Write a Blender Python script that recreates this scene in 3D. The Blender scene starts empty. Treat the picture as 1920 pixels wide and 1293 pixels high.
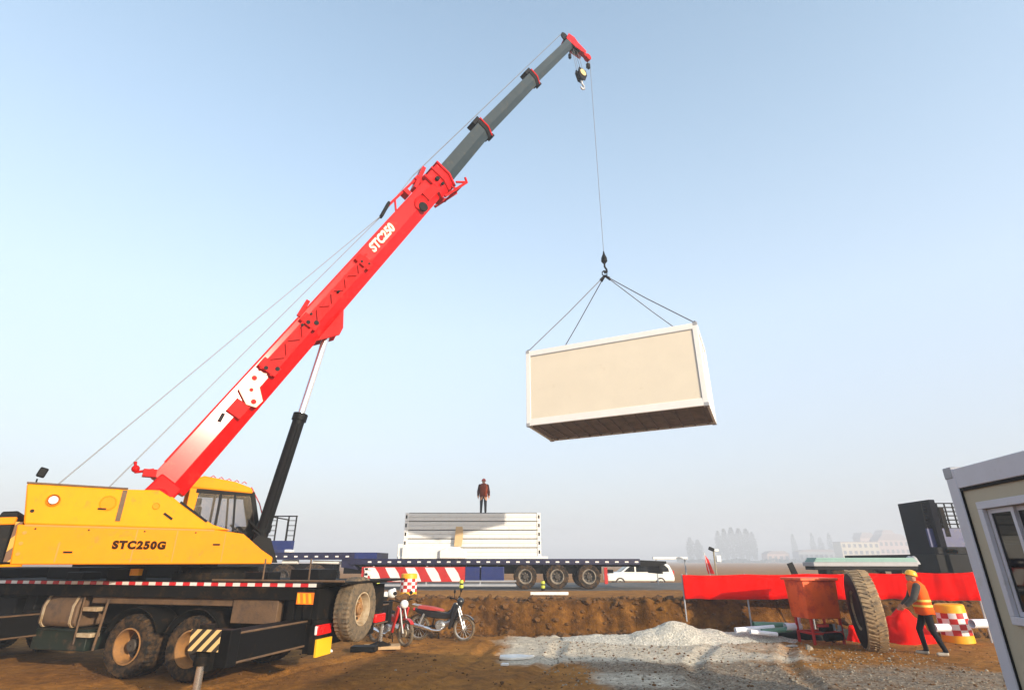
import bpy, bmesh, random
from math import *
from mathutils import Vector, Matrix, noise
random.seed(7)
scene=bpy.context.scene
COL=scene.collection
# ------------------------------------------------------------------ camera model
F=1015.0; TH=radians(21.7); CH=1.92
def ray(px,py):
    a=(px-960)/F; b=(646.5-py)/F
    return a, cos(TH)-b*sin(TH), b*cos(TH)+sin(TH)
def W(px,py,D):
    dx,dy,dz=ray(px,py); t=D/dy
    return Vector((dx*t,D,dz*t+CH))
def hit(px,py,o,yaw,yo):
    dx,dy,dz=ray(px,py); c,s=cos(yaw),sin(yaw); ny=(-s,c)
    t=(yo+ny[0]*o[0]+ny[1]*o[1])/(dx*ny[0]+dy*ny[1])
    X,Y,Z=dx*t,dy*t,dz*t+CH
    rx,ry=X-o[0],Y-o[1]
    return (rx*c+ry*s,Z)
# ------------------------------------------------------------------ materials
def nodes(m):
    m.use_nodes=True
    return m.node_tree.nodes,m.node_tree.links,m.node_tree.nodes['Principled BSDF']
MATS={}
def mat(name,col,rough=.55,metal=0,var=.12,dirt=None,dirt_amt=.0,scale=3.0,bump=.0,bscale=40,spec=.5,coat=0,rvar=.1):
    if name in MATS: return MATS[name]
    m=bpy.data.materials.new(name); N,L,P=nodes(m)
    tc=N.new('ShaderNodeTexCoord')
    n1=N.new('ShaderNodeTexNoise'); n1.inputs['Scale'].default_value=scale; n1.inputs['Detail'].default_value=7; n1.inputs['Roughness'].default_value=.62
    L.new(tc.outputs['Object'],n1.inputs['Vector'])
    r=N.new('ShaderNodeValToRGB'); c=Vector(col)
    r.color_ramp.elements[0].position=.3; r.color_ramp.elements[1].position=.7
    r.color_ramp.elements[0].color=(*(c*(1-var)),1); r.color_ramp.elements[1].color=(*[min(1,v) for v in c*(1+var)],1)
    L.new(n1.outputs['Fac'],r.inputs['Fac']); out=r.outputs['Color']
    if dirt:
        n2=N.new('ShaderNodeTexNoise'); n2.inputs['Scale'].default_value=scale*1.7; n2.inputs['Detail'].default_value=9; n2.inputs['Roughness'].default_value=.7
        L.new(tc.outputs['Object'],n2.inputs['Vector'])
        mr=N.new('ShaderNodeMapRange'); mr.inputs['From Min'].default_value=.62-dirt_amt*.45; mr.inputs['From Max'].default_value=.75-dirt_amt*.3
        L.new(n2.outputs['Fac'],mr.inputs['Value'])
        mx=N.new('ShaderNodeMix'); mx.data_type='RGBA'; mx.inputs['B'].default_value=(*dirt,1)
        L.new(out,mx.inputs['A']); L.new(mr.outputs['Result'],mx.inputs['Factor']); out=mx.outputs['Result']
    L.new(out,P.inputs['Base Color'])
    rr=N.new('ShaderNodeMapRange'); rr.inputs['To Min'].default_value=max(0,rough-rvar); rr.inputs['To Max'].default_value=min(1,rough+rvar)
    L.new(n1.outputs['Fac'],rr.inputs['Value']); L.new(rr.outputs['Result'],P.inputs['Roughness'])
    P.inputs['Metallic'].default_value=metal; P.inputs['Specular IOR Level'].default_value=spec; P.inputs['Coat Weight'].default_value=coat
    P.inputs['Coat Roughness'].default_value=.19
    if bump>0:
        n3=N.new('ShaderNodeTexNoise'); n3.inputs['Scale'].default_value=bscale; n3.inputs['Detail'].default_value=6
        L.new(tc.outputs['Object'],n3.inputs['Vector'])
        b=N.new('ShaderNodeBump'); b.inputs['Strength'].default_value=bump; b.inputs['Distance'].default_value=.03
        L.new(n3.outputs['Fac'],b.inputs['Height']); L.new(b.outputs['Normal'],P.inputs['Normal'])
    MATS[name]=m; return m
MUD=(.22,.11,.04)
yellow=mat('yellow_paint',(.80,.285,.0005),.55,var=.06,dirt=(.5,.22,.02),dirt_amt=.12,spec=.1)
yellow2=mat('yellow_skirt',(.78,.24,.0005),.55,var=.06,dirt=(.45,.20,.02),dirt_amt=.15,spec=.1)
red=mat('crane_red',(.60,.002,.002),.42,var=.10,scale=1.6,spec=.1,coat=.30,rvar=.08,dirt=(.40,.03,.02),dirt_amt=.12)
red2=mat('bracket_red',(.46,.002,.0015),.55,var=.2,spec=.12)
boomgrey=mat('boom_grey',(.026,.040,.050),.5,spec=.2,var=.14,scale=2,dirt=(.06,.06,.05),dirt_amt=.2)
black=mat('black_steel',(.004,.004,.0045),.6,var=.2,spec=.15,dirt=(.03,.018,.009),dirt_amt=.05)
darksteel=mat('chassis_steel',(.006,.0055,.005),.75,var=.25,spec=.12,dirt=(.04,.022,.009),dirt_amt=.22)
mudplate=mat('muddy_plate',(.13,.075,.038),.7,var=.2,dirt=(.07,.045,.03),dirt_amt=.35,bump=.2)
greensteel=mat('dark_green_steel',(.008,.017,.013),.5,var=.2,dirt=(.08,.05,.03),dirt_amt=.2)
chrome=mat('chrome_rod',(.85,.85,.86),.16,metal=.9,var=.03,rvar=.03)
rubber=mat('tyre_rubber',(.012,.011,.010),.85,var=.25,spec=.2,dirt=(.09,.05,.022),dirt_amt=.42,scale=5,bump=.3)
rubber_d=mat('tyre_rubber_dusty',(.05,.045,.035),.85,var=.25,dirt=(.17,.12,.07),dirt_amt=.6,scale=6,bump=.3)
rimmat=mat('dusty_rim',(.33,.16,.05),.6,var=.15,dirt=(.2,.11,.05),dirt_amt=.4)
rimring=mat('trailer_rim_ring',(.30,.26,.20),.6,var=.2,dirt=(.12,.08,.05),dirt_amt=.4)
rimcream=mat('cream_rim',(.45,.36,.24),.55,var=.12,dirt=(.3,.19,.09),dirt_amt=.4)
rimdk=mat('trailer_rim',(.045,.036,.028),.6,var=.2)
white=mat('white_paint',(.74,.74,.71),.5,var=.03,dirt=(.6,.56,.48),dirt_amt=.08)
whiteclean=mat('white_steel_frame',(.80,.79,.76),.42,var=.03)
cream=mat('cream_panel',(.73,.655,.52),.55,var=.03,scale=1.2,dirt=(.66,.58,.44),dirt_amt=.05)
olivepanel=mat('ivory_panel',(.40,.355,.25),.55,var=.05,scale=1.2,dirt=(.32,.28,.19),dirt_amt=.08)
silver=mat('silver_frame',(.50,.50,.55),.4,var=.05,dirt=(.42,.42,.42),dirt_amt=.12)
underb=mat('floor_board',(.17,.115,.075),.8,var=.2,dirt=(.09,.055,.03),dirt_amt=.3,scale=1.5)
blue=mat('trailer_blue',(.006,.018,.12),.45,var=.15,dirt=(.05,.05,.09),dirt_amt=.15)
navy=mat('trailer_navy',(.007,.007,.04),.5,var=.2)
redpaint=mat('guard_red',(.45,.012,.01),.5,var=.15)
bannerred=mat('banner_cloth',(.80,.004,.001),.8,var=.05,scale=1.0,spec=.05)
bannerfold=mat('tarp_red',(.75,.008,.003),.8,var=.1,spec=.08)
orange=mat('orange_steel',(.78,.10,.008),.5,var=.15,dirt=(.42,.025,.006),dirt_amt=.3,scale=1.4)
orangevest=mat('vest_orange',(.9,.12,.008),.75,var=.06,spec=.2)
reflyellow=mat('reflective_yellow',(.9,.62,.10),.5,var=.05)
darkcloth=mat('dark_cloth',(.012,.012,.016),.9,var=.3,spec=.2)
brownjacket=mat('maroon_jacket',(.04,.008,.005),.85,var=.2,spec=.2)
vest2=mat('dull_orange_vest',(.20,.035,.012),.8,var=.15,spec=.2)
skin=mat('skin',(.45,.22,.13),.6,var=.08)
helmety=mat('helmet_yellow',(.85,.45,.03),.35,var=.05)
helmetr=mat('helmet_red',(.42,.05,.04),.4,var=.05)
shoem=mat('shoe_grey',(.4,.36,.3),.8,var=.1)
barrely=mat('barrel_yellow',(.9,.42,.008),.45,var=.06)
barrelw=mat('barrel_white',(.8,.76,.74),.45,var=.04)
barrelr=mat('barrel_red',(.5,.012,.01),.45,var=.08)
tan=mat('cardboard_tan',(.6,.42,.22),.8,var=.08)
wood=mat('wood_board',(.5,.33,.17),.8,var=.2,scale=6)
teal=mat('teal_sheet',(.19,.36,.33),.5,var=.08)
greyedge=mat('grey_edge',(.33,.34,.36),.6,var=.1)
pipegreen=mat('pipe_green',(.10,.24,.17),.4,var=.1)
pipewhite=mat('pipe_white',(.75,.78,.85),.4,var=.04)
ropem=mat('wire_rope',(.2,.21,.23),.55,metal=.5,var=.1)
slingm=mat('sling_cable',(.16,.16,.17),.6,metal=.3,var=.1)
brass=mat('hook_yellow_grey',(.5,.40,.18),.5,var=.2)
lampred=mat('lamp_red',(.75,.01,.01),.25,var=.05)
plateY=mat('plate_yellow',(.9,.48,.01),.5,var=.05)
reflorange=mat('reflector_orange',(.95,.2,.01),.35,var=.04)
tapewhite=mat('tape_white',(.78,.74,.7),.45,var=.05)
tapered=mat('tape_red',(.6,.015,.02),.45,var=.08)
creamplate=mat('cream_plate',(.78,.58,.42),.5,var=.08)
bulb=mat('lamp_glass_white',(.9,.82,.75),.2,var=.03)
carwhite=mat('car_white',(.8,.8,.76),.25,var=.02,coat=.5)
darkglass=mat('dark_glass',(.004,.005,.005),.03,var=.1,spec=.4,rvar=.01)
trunkm=mat('trunk',(.09,.07,.055),.9,var=.2)
leafm=mat('leaf_dull',(.05,.06,.045),.8,var=.3,scale=.4)
bcream=mat('render_cream',(.66,.56,.38),.8,var=.05,scale=.2)
bpink=mat('render_pink',(.6,.42,.36),.8,var=.05,scale=.2)
broof=mat('roof_grey',(.3,.22,.2),.8,var=.1,scale=.3)
bwin=mat('window_dark',(.07,.08,.09),.2,var=.2)
olivegreen=mat('reflector_lime',(.5,.55,.05),.5,var=.1)
bikebody=mat('bike_black',(.015,.016,.018),.3,var=.2,coat=.3)
bikered=mat('bike_red',(.5,.02,.015),.35,var=.1,coat=.3)
seatred=mat('seat_red',(.45,.05,.04),.6,var=.15)
alu=mat('aluminium',(.55,.55,.54),.3,metal=.7,var=.1)
stone=mat('stone_pale',(.27,.235,.18),.9,var=.25,scale=8)
clod=mat('earth_clod',(.11,.047,.009),.95,var=.35,scale=5,bump=.4)
asphalt=mat('asphalt',(.085,.08,.075),.9,var=.2,scale=1.2,dirt=(.2,.15,.1),dirt_amt=.3,bump=.15)
def glassmat():
    m=bpy.data.materials.new('window_glass'); N,L,P=nodes(m)
    out=N['Material Output']; mx=N.new('ShaderNodeMixShader'); t=N.new('ShaderNodeBsdfTransparent'); t.inputs['Color'].default_value=(.80,.80,.82,1)
    g=N.new('ShaderNodeBsdfGlossy'); g.inputs['Roughness'].default_value=.05
    fr=N.new('ShaderNodeFresnel'); fr.inputs['IOR'].default_value=1.5
    L.new(fr.outputs[0],mx.inputs[0]); L.new(t.outputs[0],mx.inputs[1]); L.new(g.outputs[0],mx.inputs[2]); L.new(mx.outputs[0],out.inputs['Surface'])
    N.remove(P); return m
glass=glassmat()
def stripes(name,c1,c2,scale,ang):
    m=bpy.data.materials.new(name); N,L,P=nodes(m)
    tc=N.new('ShaderNodeTexCoord'); mp=N.new('ShaderNodeMapping'); mp.inputs['Rotation'].default_value=ang
    w=N.new('ShaderNodeTexWave'); w.inputs['Scale'].default_value=scale; w.inputs['Distortion'].default_value=0
    r=N.new('ShaderNodeValToRGB'); r.color_ramp.interpolation='CONSTANT'; r.color_ramp.elements[1].position=.5
    r.color_ramp.elements[0].color=(*c1,1); r.color_ramp.elements[1].color=(*c2,1)
    L.new(tc.outputs['Object'],mp.inputs[0]); L.new(mp.outputs[0],w.inputs['Vector']); L.new(w.outputs['Fac'],r.inputs[0]); L.new(r.outputs[0],P.inputs['Base Color'])
    P.inputs['Roughness'].default_value=.6; return m
hazard=stripes('hazard_stripes',(.75,.5,.2),(.03,.02,.012),2.9,(0,radians(45),0))
hazard2=stripes('hazard_stripes_steep',(.5,.26,.02),(.12,.05,.015),1.6,(0,radians(30),0))
# ------------------------------------------------------------------ mesh builder
class MB:
    def __init__(s): s.bm=bmesh.new()
    def _mi(s,fs,mi):
        for f in fs: f.material_index=mi
    def box(s,x0,x1,y0,y1,z0,z1,mi=0,M=None):
        v=[Vector((x,y,z)) for x in(x0,x1) for y in(y0,y1) for z in(z0,z1)]
        if M: v=[M@p for p in v]
        b=[s.bm.verts.new(p) for p in v]
        fs=[s.bm.faces.new([b[i] for i in q]) for q in((0,1,3,2),(4,6,7,5),(0,4,5,1),(2,3,7,6),(0,2,6,4),(1,5,7,3))]
        s._mi(fs,mi); return s
    def prism(s,poly,lo,hi,axis='y',mi=0,M=None):
        def P(a,b,c):
            p=Vector({'y':(a,c,b),'x':(c,a,b),'z':(a,b,c)}[axis])
            return M@p if M else p
        A=[s.bm.verts.new(P(a,b,lo)) for a,b in poly]; B=[s.bm.verts.new(P(a,b,hi)) for a,b in poly]
        n=len(poly); fs=[s.bm.faces.new(A),s.bm.faces.new(B[::-1])]
        for i in range(n): fs.append(s.bm.faces.new((A[i],A[(i+1)%n],B[(i+1)%n],B[i])))
        s._mi(fs,mi); return s
    def ringtube(s,rings,mi=0,cap=True,closed=False):
        V=[[s.bm.verts.new(p) for p in r] for r in rings]; n=len(rings[0]); fs=[]
        m=len(V)
        for i in range(m if closed else m-1):
            a,b=V[i],V[(i+1)%m]
            for j in range(n): fs.append(s.bm.faces.new((a[j],a[(j+1)%n],b[(j+1)%n],b[j])))
        if cap and not closed:
            fs.append(s.bm.faces.new(V[0][::-1])); fs.append(s.bm.faces.new(V[-1]))
        s._mi(fs,mi); return s
    def tube(s,pts,r,n=10,mi=0,cap=True):
        pts=[Vector(p) for p in pts]; rs=r if isinstance(r,(list,tuple)) else [r]*len(pts)
        rings=[]; prev=None
        for i,p in enumerate(pts):
            d=(pts[min(i+1,len(pts)-1)]-pts[max(i-1,0)]).normalized()
            u=prev if prev is not None else (Vector((0,0,1)) if abs(d.z)<.9 else Vector((1,0,0)))
            u=(u-d*u.dot(d)).normalized(); prev=u; w=d.cross(u)
            rings.append([p+(u*cos(2*pi*k/n)+w*sin(2*pi*k/n))*rs[i] for k in range(n)])
        return s.ringtube(rings,mi,cap)
    def beam(s,p0,p1,w,h,up=(0,0,1),mi=0):
        p0,p1=Vector(p0),Vector(p1); d=(p1-p0).normalized(); up=Vector(up)
        u=(up-d*up.dot(d)).normalized(); v=d.cross(u)
        q=[(-w/2,-h/2),(w/2,-h/2),(w/2,h/2),(-w/2,h/2)]
        return s.ringtube([[p+v*a+u*b for a,b in q] for p in(p0,p1)],mi)
    def sect(s,p0,p1,poly0,poly1,side,mi=0,cap=True):
        # loft: polygons in (side, up) coordinates around the axis p0->p1
        p0,p1=Vector(p0),Vector(p1); d=(p1-p0).normalized(); side=Vector(side); u=side.cross(d)*-1
        if u.z<0: u=-u
        return s.ringtube([[p0+side*a+u*b for a,b in poly0],[p1+side*a+u*b for a,b in poly1]],mi,cap)
    def lathe(s,prof,o,ax,n=32,mi=0,lug=None,closed=False,cap=True):
        o=Vector(o); ax=Vector(ax).normalized(); u=ax.orthogonal().normalized(); w=ax.cross(u)
        V=[]
        for i,(r,a) in enumerate(prof):
            ring=[]
            for k in range(n):
                rr=r
                if lug and i in lug[0] and (k//lug[2])%2: rr=r-lug[1]
                t=2*pi*k/n; ring.append(s.bm.verts.new(o+ax*a+(u*cos(t)+w*sin(t))*rr))
            V.append(ring)
        fs=[]; m=len(V)
        for i in range(m if closed else m-1):
            a,b=V[i],V[(i+1)%m]
            for k in range(n): fs.append(s.bm.faces.new((a[k],a[(k+1)%n],b[(k+1)%n],b[k])))
        if cap and not closed:
            fs.append(s.bm.faces.new(V[0][::-1])); fs.append(s.bm.faces.new(V[-1]))
        s._mi(fs,mi); return s
    def cyl(s,p0,p1,r,n=24,mi=0): return s.tube([p0,p1],r,n,mi)
    def ball(s,c,r,mi=0,seg=16,rot=None):
        r=r if isinstance(r,(tuple,list)) else (r,r,r)
        M=Matrix.Translation(c)@(rot.to_4x4() if rot else Matrix.Identity(4))@Matrix.Diagonal((*r,1))
        g=bmesh.ops.create_uvsphere(s.bm,u_segments=seg,v_segments=max(6,seg//2+2),radius=1,matrix=M)
        fs=set(f for v in g['verts'] for f in v.link_faces); s._mi(fs,mi); return s
    def build(s,name,mats,parent=None,xf=None,bevel=0,smooth=38,recalc=True):
        if xf: bmesh.ops.transform(s.bm,matrix=xf,verts=s.bm.verts)
        if recalc: bmesh.ops.recalc_face_normals(s.bm,faces=s.bm.faces)
        me=bpy.data.meshes.new(name); s.bm.to_mesh(me); s.bm.free()
        for m in (mats if isinstance(mats,(list,tuple)) else [mats]): me.materials.append(m)
        if smooth:
            me.shade_smooth(); me.set_sharp_from_angle(angle=radians(smooth))
        o=bpy.data.objects.new(name,me); COL.objects.link(o)
        if parent: o.parent=parent
        if bevel:
            b=o.modifiers.new('bevel','BEVEL'); b.width=bevel; b.segments=2; b.limit_method='ANGLE'; b.angle_limit=radians(40); b.harden_normals=False
        return o
def thing(name,label,cat,loc=(0,0,0),rotz=0,group=None,rot=None):
    o=bpy.data.objects.new(name,None); COL.objects.link(o); o.empty_display_size=.2
    o.location=loc; o.rotation_euler=rot if rot else (0,0,rotz)
    return tag(o,label,cat,group)
def tag(o,label,cat,group=None,kind=None):
    o['label']=label; o['category']=cat
    if group: o['group']=group
    if kind: o['kind']=kind
    return o
def struct(o,kind='structure'): o['kind']=kind; return o
def copy_tree(o,parent=None):
    c=o.copy(); COL.objects.link(c); c.parent=parent
    for ch in list(o.children): copy_tree(ch,c)
    return c
def text(name,s,size,m,parent,M,extrude=.004,offset=.0,shear=0,spacing=1.0):
    cu=bpy.data.curves.new(name,'FONT'); cu.body=s; cu.size=size; cu.extrude=extrude; cu.offset=offset; cu.shear=shear
    cu.align_x='CENTER'; cu.align_y='CENTER'; cu.space_character=spacing
    t=bpy.data.objects.new('tmp',cu); COL.objects.link(t)
    dg=bpy.context.evaluated_depsgraph_get(); me=bpy.data.meshes.new_from_object(t.evaluated_get(dg))
    bpy.data.objects.remove(t); me.name=name; me.materials.clear(); me.materials.append(m); me.transform(M)
    o=bpy.data.objects.new(name,me); COL.objects.link(o); o.parent=parent; return o
def wheel(parent,c,ax,R,w,rim_r,tm,rm,lugs=60,dish=.12,name='wheel',hub=True,lug=.02,dm=None):
    """tyre mesh named `name` with rim sub-part; ax points to the outer face"""
    h=w/2
    prof=[(rim_r,-h*.8),(rim_r*1.06,-h*.98),((R+rim_r)/2,-h*1.04),(R*.93,-h),(R,-h*.8),(R,-h*.28),(R*.985,-h*.24),(R*.985,h*.24),(R,h*.28),(R,h*.8),(R*.93,h),((R+rim_r)/2,h*1.04),(rim_r*1.06,h*.98),(rim_r,h*.8)]
    t=MB().lathe(prof,c,ax,lugs*2,0,lug=((3,4,5,8,9,10),lug,1),closed=True).build(name,tm,parent,smooth=30)
    m=MB(); R_=rim_r
    m.lathe([(R_*1.02,h*.96),(R_*.93,h*.98),(R_*.86,h*.6),(R_*.84,h-dish),(R_*.80,h-dish*1.04),(R_*.80,h-dish*1.2)],c,ax,40,cap=False)
    m.lathe([(R_*.81,h-dish*1.03),(R_*.45,h-dish*1.25),(R_*.36,h-dish*1.0),(R_*.36,h-dish*.45),(R_*.30,h-dish*.35),(.012,h-dish*.35)],c,ax,40,1,cap=False)
    ax=Vector(ax).normalized(); u=ax.orthogonal().normalized(); v=ax.cross(u); c=Vector(c)
    if hub:
        for k in range(8):
            a=2*pi*k/8; p=c+(u*cos(a)+v*sin(a))*R_*.45+ax*(h-dish*1.25)
            m.cyl(p,p+ax*.04,.018,6)
    for k in range(8):
        a=2*pi*(k+.5)/8; p=c+(u*cos(a)+v*sin(a))*R_*.64+ax*(h-dish*1.1)
        m.cyl(p,p+ax*.012,R_*.085,10,2)
    m.build('rim',[rm,dm or rimdk,black],t,smooth=30)
    return t
# ================================================================== GROUND
RUTS=[(-3.2,7,-.4,15.9,.5),(-1.5,7,1.3,15.9,.5),(3.0,7,5.4,15.8,-.8),(-5.5,7.5,-2.0,15.5,-.3),(4.9,7,7.3,15.8,-.8)]
def gz(x,y):
    """height of the terrain"""
    n=noise.noise(Vector((x*.35,y*.35,0)))*.05+noise.noise(Vector((x*1.7,y*1.7,3)))*.022+noise.noise(Vector((x*4.3,y*4.3,6)))*.016
    if 7<y<16:
        for (ax_,ay_,bx_,by_,cv) in RUTS:
            t=((x-ax_)*(bx_-ax_)+(y-ay_)*(by_-ay_))/((bx_-ax_)**2+(by_-ay_)**2)
            if 0<t<1:
                ox,oy=ax_+(bx_-ax_)*t+cv*sin(pi*t),ay_+(by_-ay_)*t; d=abs(x-ox)+.0
                if d<.45:
                    f=min(1,8*t,8*(1-t)); n+=f*(-.045*exp(-(d/.13)**2)+.028*exp(-((d-.25)/.07)**2)+.01*exp(-(d/.13)**2)*sin(y*38+6*(x-ox)))
    if y<16.2: z=n
    elif y<24:
        # bank face from 16.7 to 17.7, cloddy
        yb=16.9+.25*noise.noise(Vector((x*.5,0,9)))+.08*noise.noise(Vector((x*2.3,0,4)))
        t=max(0,min(1,(y-yb)/.55)); t=t*t*(3-2*t)
        top=.86-.05*(max(0,y-18)/6)
        z=n*(1-t)+top*t+n*.6*t
        k=max(0,min(1,(y-16.2)/.5))*max(0,min(1,(19.5-y)/1.5))
        c=noise.noise(Vector((x*2.2,y*2.2,1)))*.16+noise.noise(Vector((x*4.5,y*1.5,7)))*.13-abs(noise.noise(Vector((x*3.1,y*.8,15))))*.12+abs(noise.noise(Vector((x*11,y*11,5))))*.07
        z+=c*k*(.35+.65*4*t*(1-t)+ .15)
    elif y<35: z=.735
    elif y<39: z=.735-.42*(y-35)/4
    else: z=.315
    if y>=24 and y<35 : z=.72
    if y>35 and (y>48 or y<40): z+=noise.noise(Vector((x*.08,y*.08,0)))*.25*min(1,(y-35)/30)-.02
    return z
def lin(a,b,s):
    n=max(1,int(round((b-a)/s))); return [a+(b-a)*i/n for i in range(n)]
xs=[-900,-500,-250,-120,-70,-45]+lin(-32,-12,.6)+lin(-12,15,.085)+lin(15,32,.6)+[32,45,70,120,250,500,900]
ys=[-900,-300,-100,-40]+lin(-20,7,.7)+lin(7,16.2,.12)+lin(16.2,18.4,.055)+lin(18.4,24,.2)+lin(24,60,1.0)+[60,70,85,110,150,210,300,450,650,900]
me=bpy.data.meshes.new('ground')
vs=[(x,y,gz(x,y)) for y in ys for x in xs]; nx=len(xs)
fs=[(j*nx+i,j*nx+i+1,(j+1)*nx+i+1,(j+1)*nx+i) for j in range(len(ys)-1) for i in range(nx-1)]
me.from_pydata(vs,[],fs); me.shade_smooth()
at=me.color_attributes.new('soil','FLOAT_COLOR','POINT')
def sm(a,b,v):
    t=max(0,min(1,(v-a)/(b-a))); return t*t*(3-2*t)
for i,(x,y,z) in enumerate(vs):
    R=G=B=0
    if -20<x<20 and 5<y<20:
        w1=noise.noise(Vector((x*.9,y*.9,11)))*.9; w2=noise.noise(Vector((x*.5,y*.5,21)))*1.4
        # pale sand and gravel spread in front of the heap
        R=sm(-.6,.3,x+w1*.6)*sm(7.0,5.0,x+w2)*sm(12.0,13.2,y+w1*.5)*sm(16.8,16.3,y)
        R=max(R,sm(1.2,.2,abs((y-10.9)-(x-2.2)*-.22+w1*.3))*sm(.8,1.6,x+w2*.4)*sm(3.6,2.6,x)*.7)
        # coarse grey gravel; its darker grey also paints the container shade here
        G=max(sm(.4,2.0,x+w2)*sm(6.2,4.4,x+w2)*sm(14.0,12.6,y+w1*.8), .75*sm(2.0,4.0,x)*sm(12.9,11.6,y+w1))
        B=sm(16.4,16.8,y)*sm(18.6,18.0,y)
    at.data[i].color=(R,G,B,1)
ground=bpy.data.objects.new('ground',me); COL.objects.link(ground); struct(ground)
def groundmat():
    m=bpy.data.materials.new('earth'); N,L,P=nodes(m)
    tc=N.new('ShaderNodeTexCoord'); A=N.new('ShaderNodeAttribute'); A.attribute_name='soil'
    sep=N.new('ShaderNodeSeparateColor'); L.new(A.outputs['Color'],sep.inputs[0])
    def nz(sc,det=8,ro=.65):
        n=N.new('ShaderNodeTexNoise'); n.inputs['Scale'].default_value=sc; n.inputs['Detail'].default_value=det; n.inputs['Roughness'].default_value=ro
        L.new(tc.outputs['Object'],n.inputs['Vector']); return n.outputs['Fac']
    def ramp(f,stops):
        r=N.new('ShaderNodeValToRGB'); e=r.color_ramp.elements
        while len(e)<len(stops): e.new(.5)
        for k,(p,c) in enumerate(stops): e[k].position=p; e[k].color=(*c,1)
        L.new(f,r.inputs[0]); return r.outputs['Color']
    def mix(a,b,f):
        x=N.new('ShaderNodeMix'); x.data_type='RGBA'; L.new(a,x.inputs['A']); L.new(b,x.inputs['B']); L.new(f,x.inputs['Factor']); return x.outputs['Result']
    def edge(mask,nf,gain=1.0):
        a=N.new('ShaderNodeMath'); a.operation='MULTIPLY_ADD'; L.new(nf,a.inputs[0]); a.inputs[1].default_value=1.1; a.inputs[2].default_value=-.55
        b=N.new('ShaderNodeMath'); b.operation='ADD'; L.new(mask,b.inputs[0]); L.new(a.outputs[0],b.inputs[1])
        c=N.new('ShaderNodeMapRange'); c.inputs['From Min'].default_value=.25; c.inputs['From Max'].default_value=.8; L.new(b.outputs[0],c.inputs['Value'])
        d=N.new('ShaderNodeMath'); d.operation='MULTIPLY'; L.new(c.outputs['Result'],d.inputs[0]); d.inputs[1].default_value=gain; return d.outputs[0]
    n_big,n_mid,n_fin,n_vf=nz(.5),nz(2.3),nz(14),nz(70,4)
    earth=ramp(n_big,[(.30,(.15,.060,.010)),(.5,(.36,.155,.024)),(.70,(.48,.225,.044))])
    earth2=ramp(n_mid,[(.35,(.10,.043,.010)),(.65,(.36,.155,.030))])
    x=N.new('ShaderNodeMix'); x.data_type='RGBA'; x.inputs['Factor'].default_value=.5; L.new(earth,x.inputs['A']); L.new(earth2,x.inputs['B']); e=x.outputs['Result']
    grit=ramp(n_fin,[(.4,(.25,.25,.25)),(.62,(1,1,1))])
    vor=N.new('ShaderNodeTexVoronoi'); vor.inputs['Scale'].default_value=28; L.new(tc.outputs['Object'],vor.inputs['Vector'])
    peb=ramp(vor.outputs['Color'],[(.1,(.16,.14,.11)),(.55,(.38,.35,.29)),(.95,(.60,.56,.48))])
    sand=ramp(n_fin,[(.3,(.52,.46,.35)),(.7,(.80,.74,.61))])
    s2=N.new('ShaderNodeMix'); s2.data_type='RGBA'; s2.inputs['Factor'].default_value=.35; L.new(sand,s2.inputs['A']); L.new(peb,s2.inputs['B'])
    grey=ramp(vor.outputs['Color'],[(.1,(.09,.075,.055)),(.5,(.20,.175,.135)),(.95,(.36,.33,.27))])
    bank=ramp(n_mid,[(.36,(.016,.007,.002)),(.52,(.085,.035,.006)),(.7,(.18,.083,.018))])
    c=mix(e,bank,edge(sep.outputs[2],n_mid,.8))
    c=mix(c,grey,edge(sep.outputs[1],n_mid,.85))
    c=mix(c,s2.outputs['Result'],edge(sep.outputs[0],n_mid,.92))
    n7=nz(6.5); v7=ramp(n7,[(.35,(.72,.70,.68)),(.65,(1.3,1.27,1.22))]); mm_=N.new('ShaderNodeMix'); mm_.data_type='RGBA'; mm_.blend_type='MULTIPLY'; mm_.inputs['Factor'].default_value=.85; L.new(c,mm_.inputs['A']); L.new(v7,mm_.inputs['B']); c=mm_.outputs['Result']
    L.new(c,P.inputs['Base Color']); P.inputs['Roughness'].default_value=.95; P.inputs['Specular IOR Level'].default_value=.2
    b=N.new('ShaderNodeBump'); b.inputs['Strength'].default_value=.7; b.inputs['Distance'].default_value=.04; L.new(n_fin,b.inputs['Height'])
    b0=N.new('ShaderNodeBump'); b0.inputs['Strength'].default_value=.8; b0.inputs['Distance'].default_value=.06; L.new(nz(4.5),b0.inputs['Height']); L.new(b0.outputs[0],b.inputs['Normal'])
    b2=N.new('ShaderNodeBump'); b2.inputs['Strength'].default_value=.5; b2.inputs['Distance'].default_value=.02; L.new(vor.outputs['Distance'],b2.inputs['Height']); L.new(b.outputs[0],b2.inputs['Normal'])
    L.new(b2.outputs['Normal'],P.inputs['Normal']); return m
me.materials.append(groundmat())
m=MB(); m.box(-200,200,25.0,34.4,.70,.742); struct(m.build('road',asphalt,smooth=0))
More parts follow.
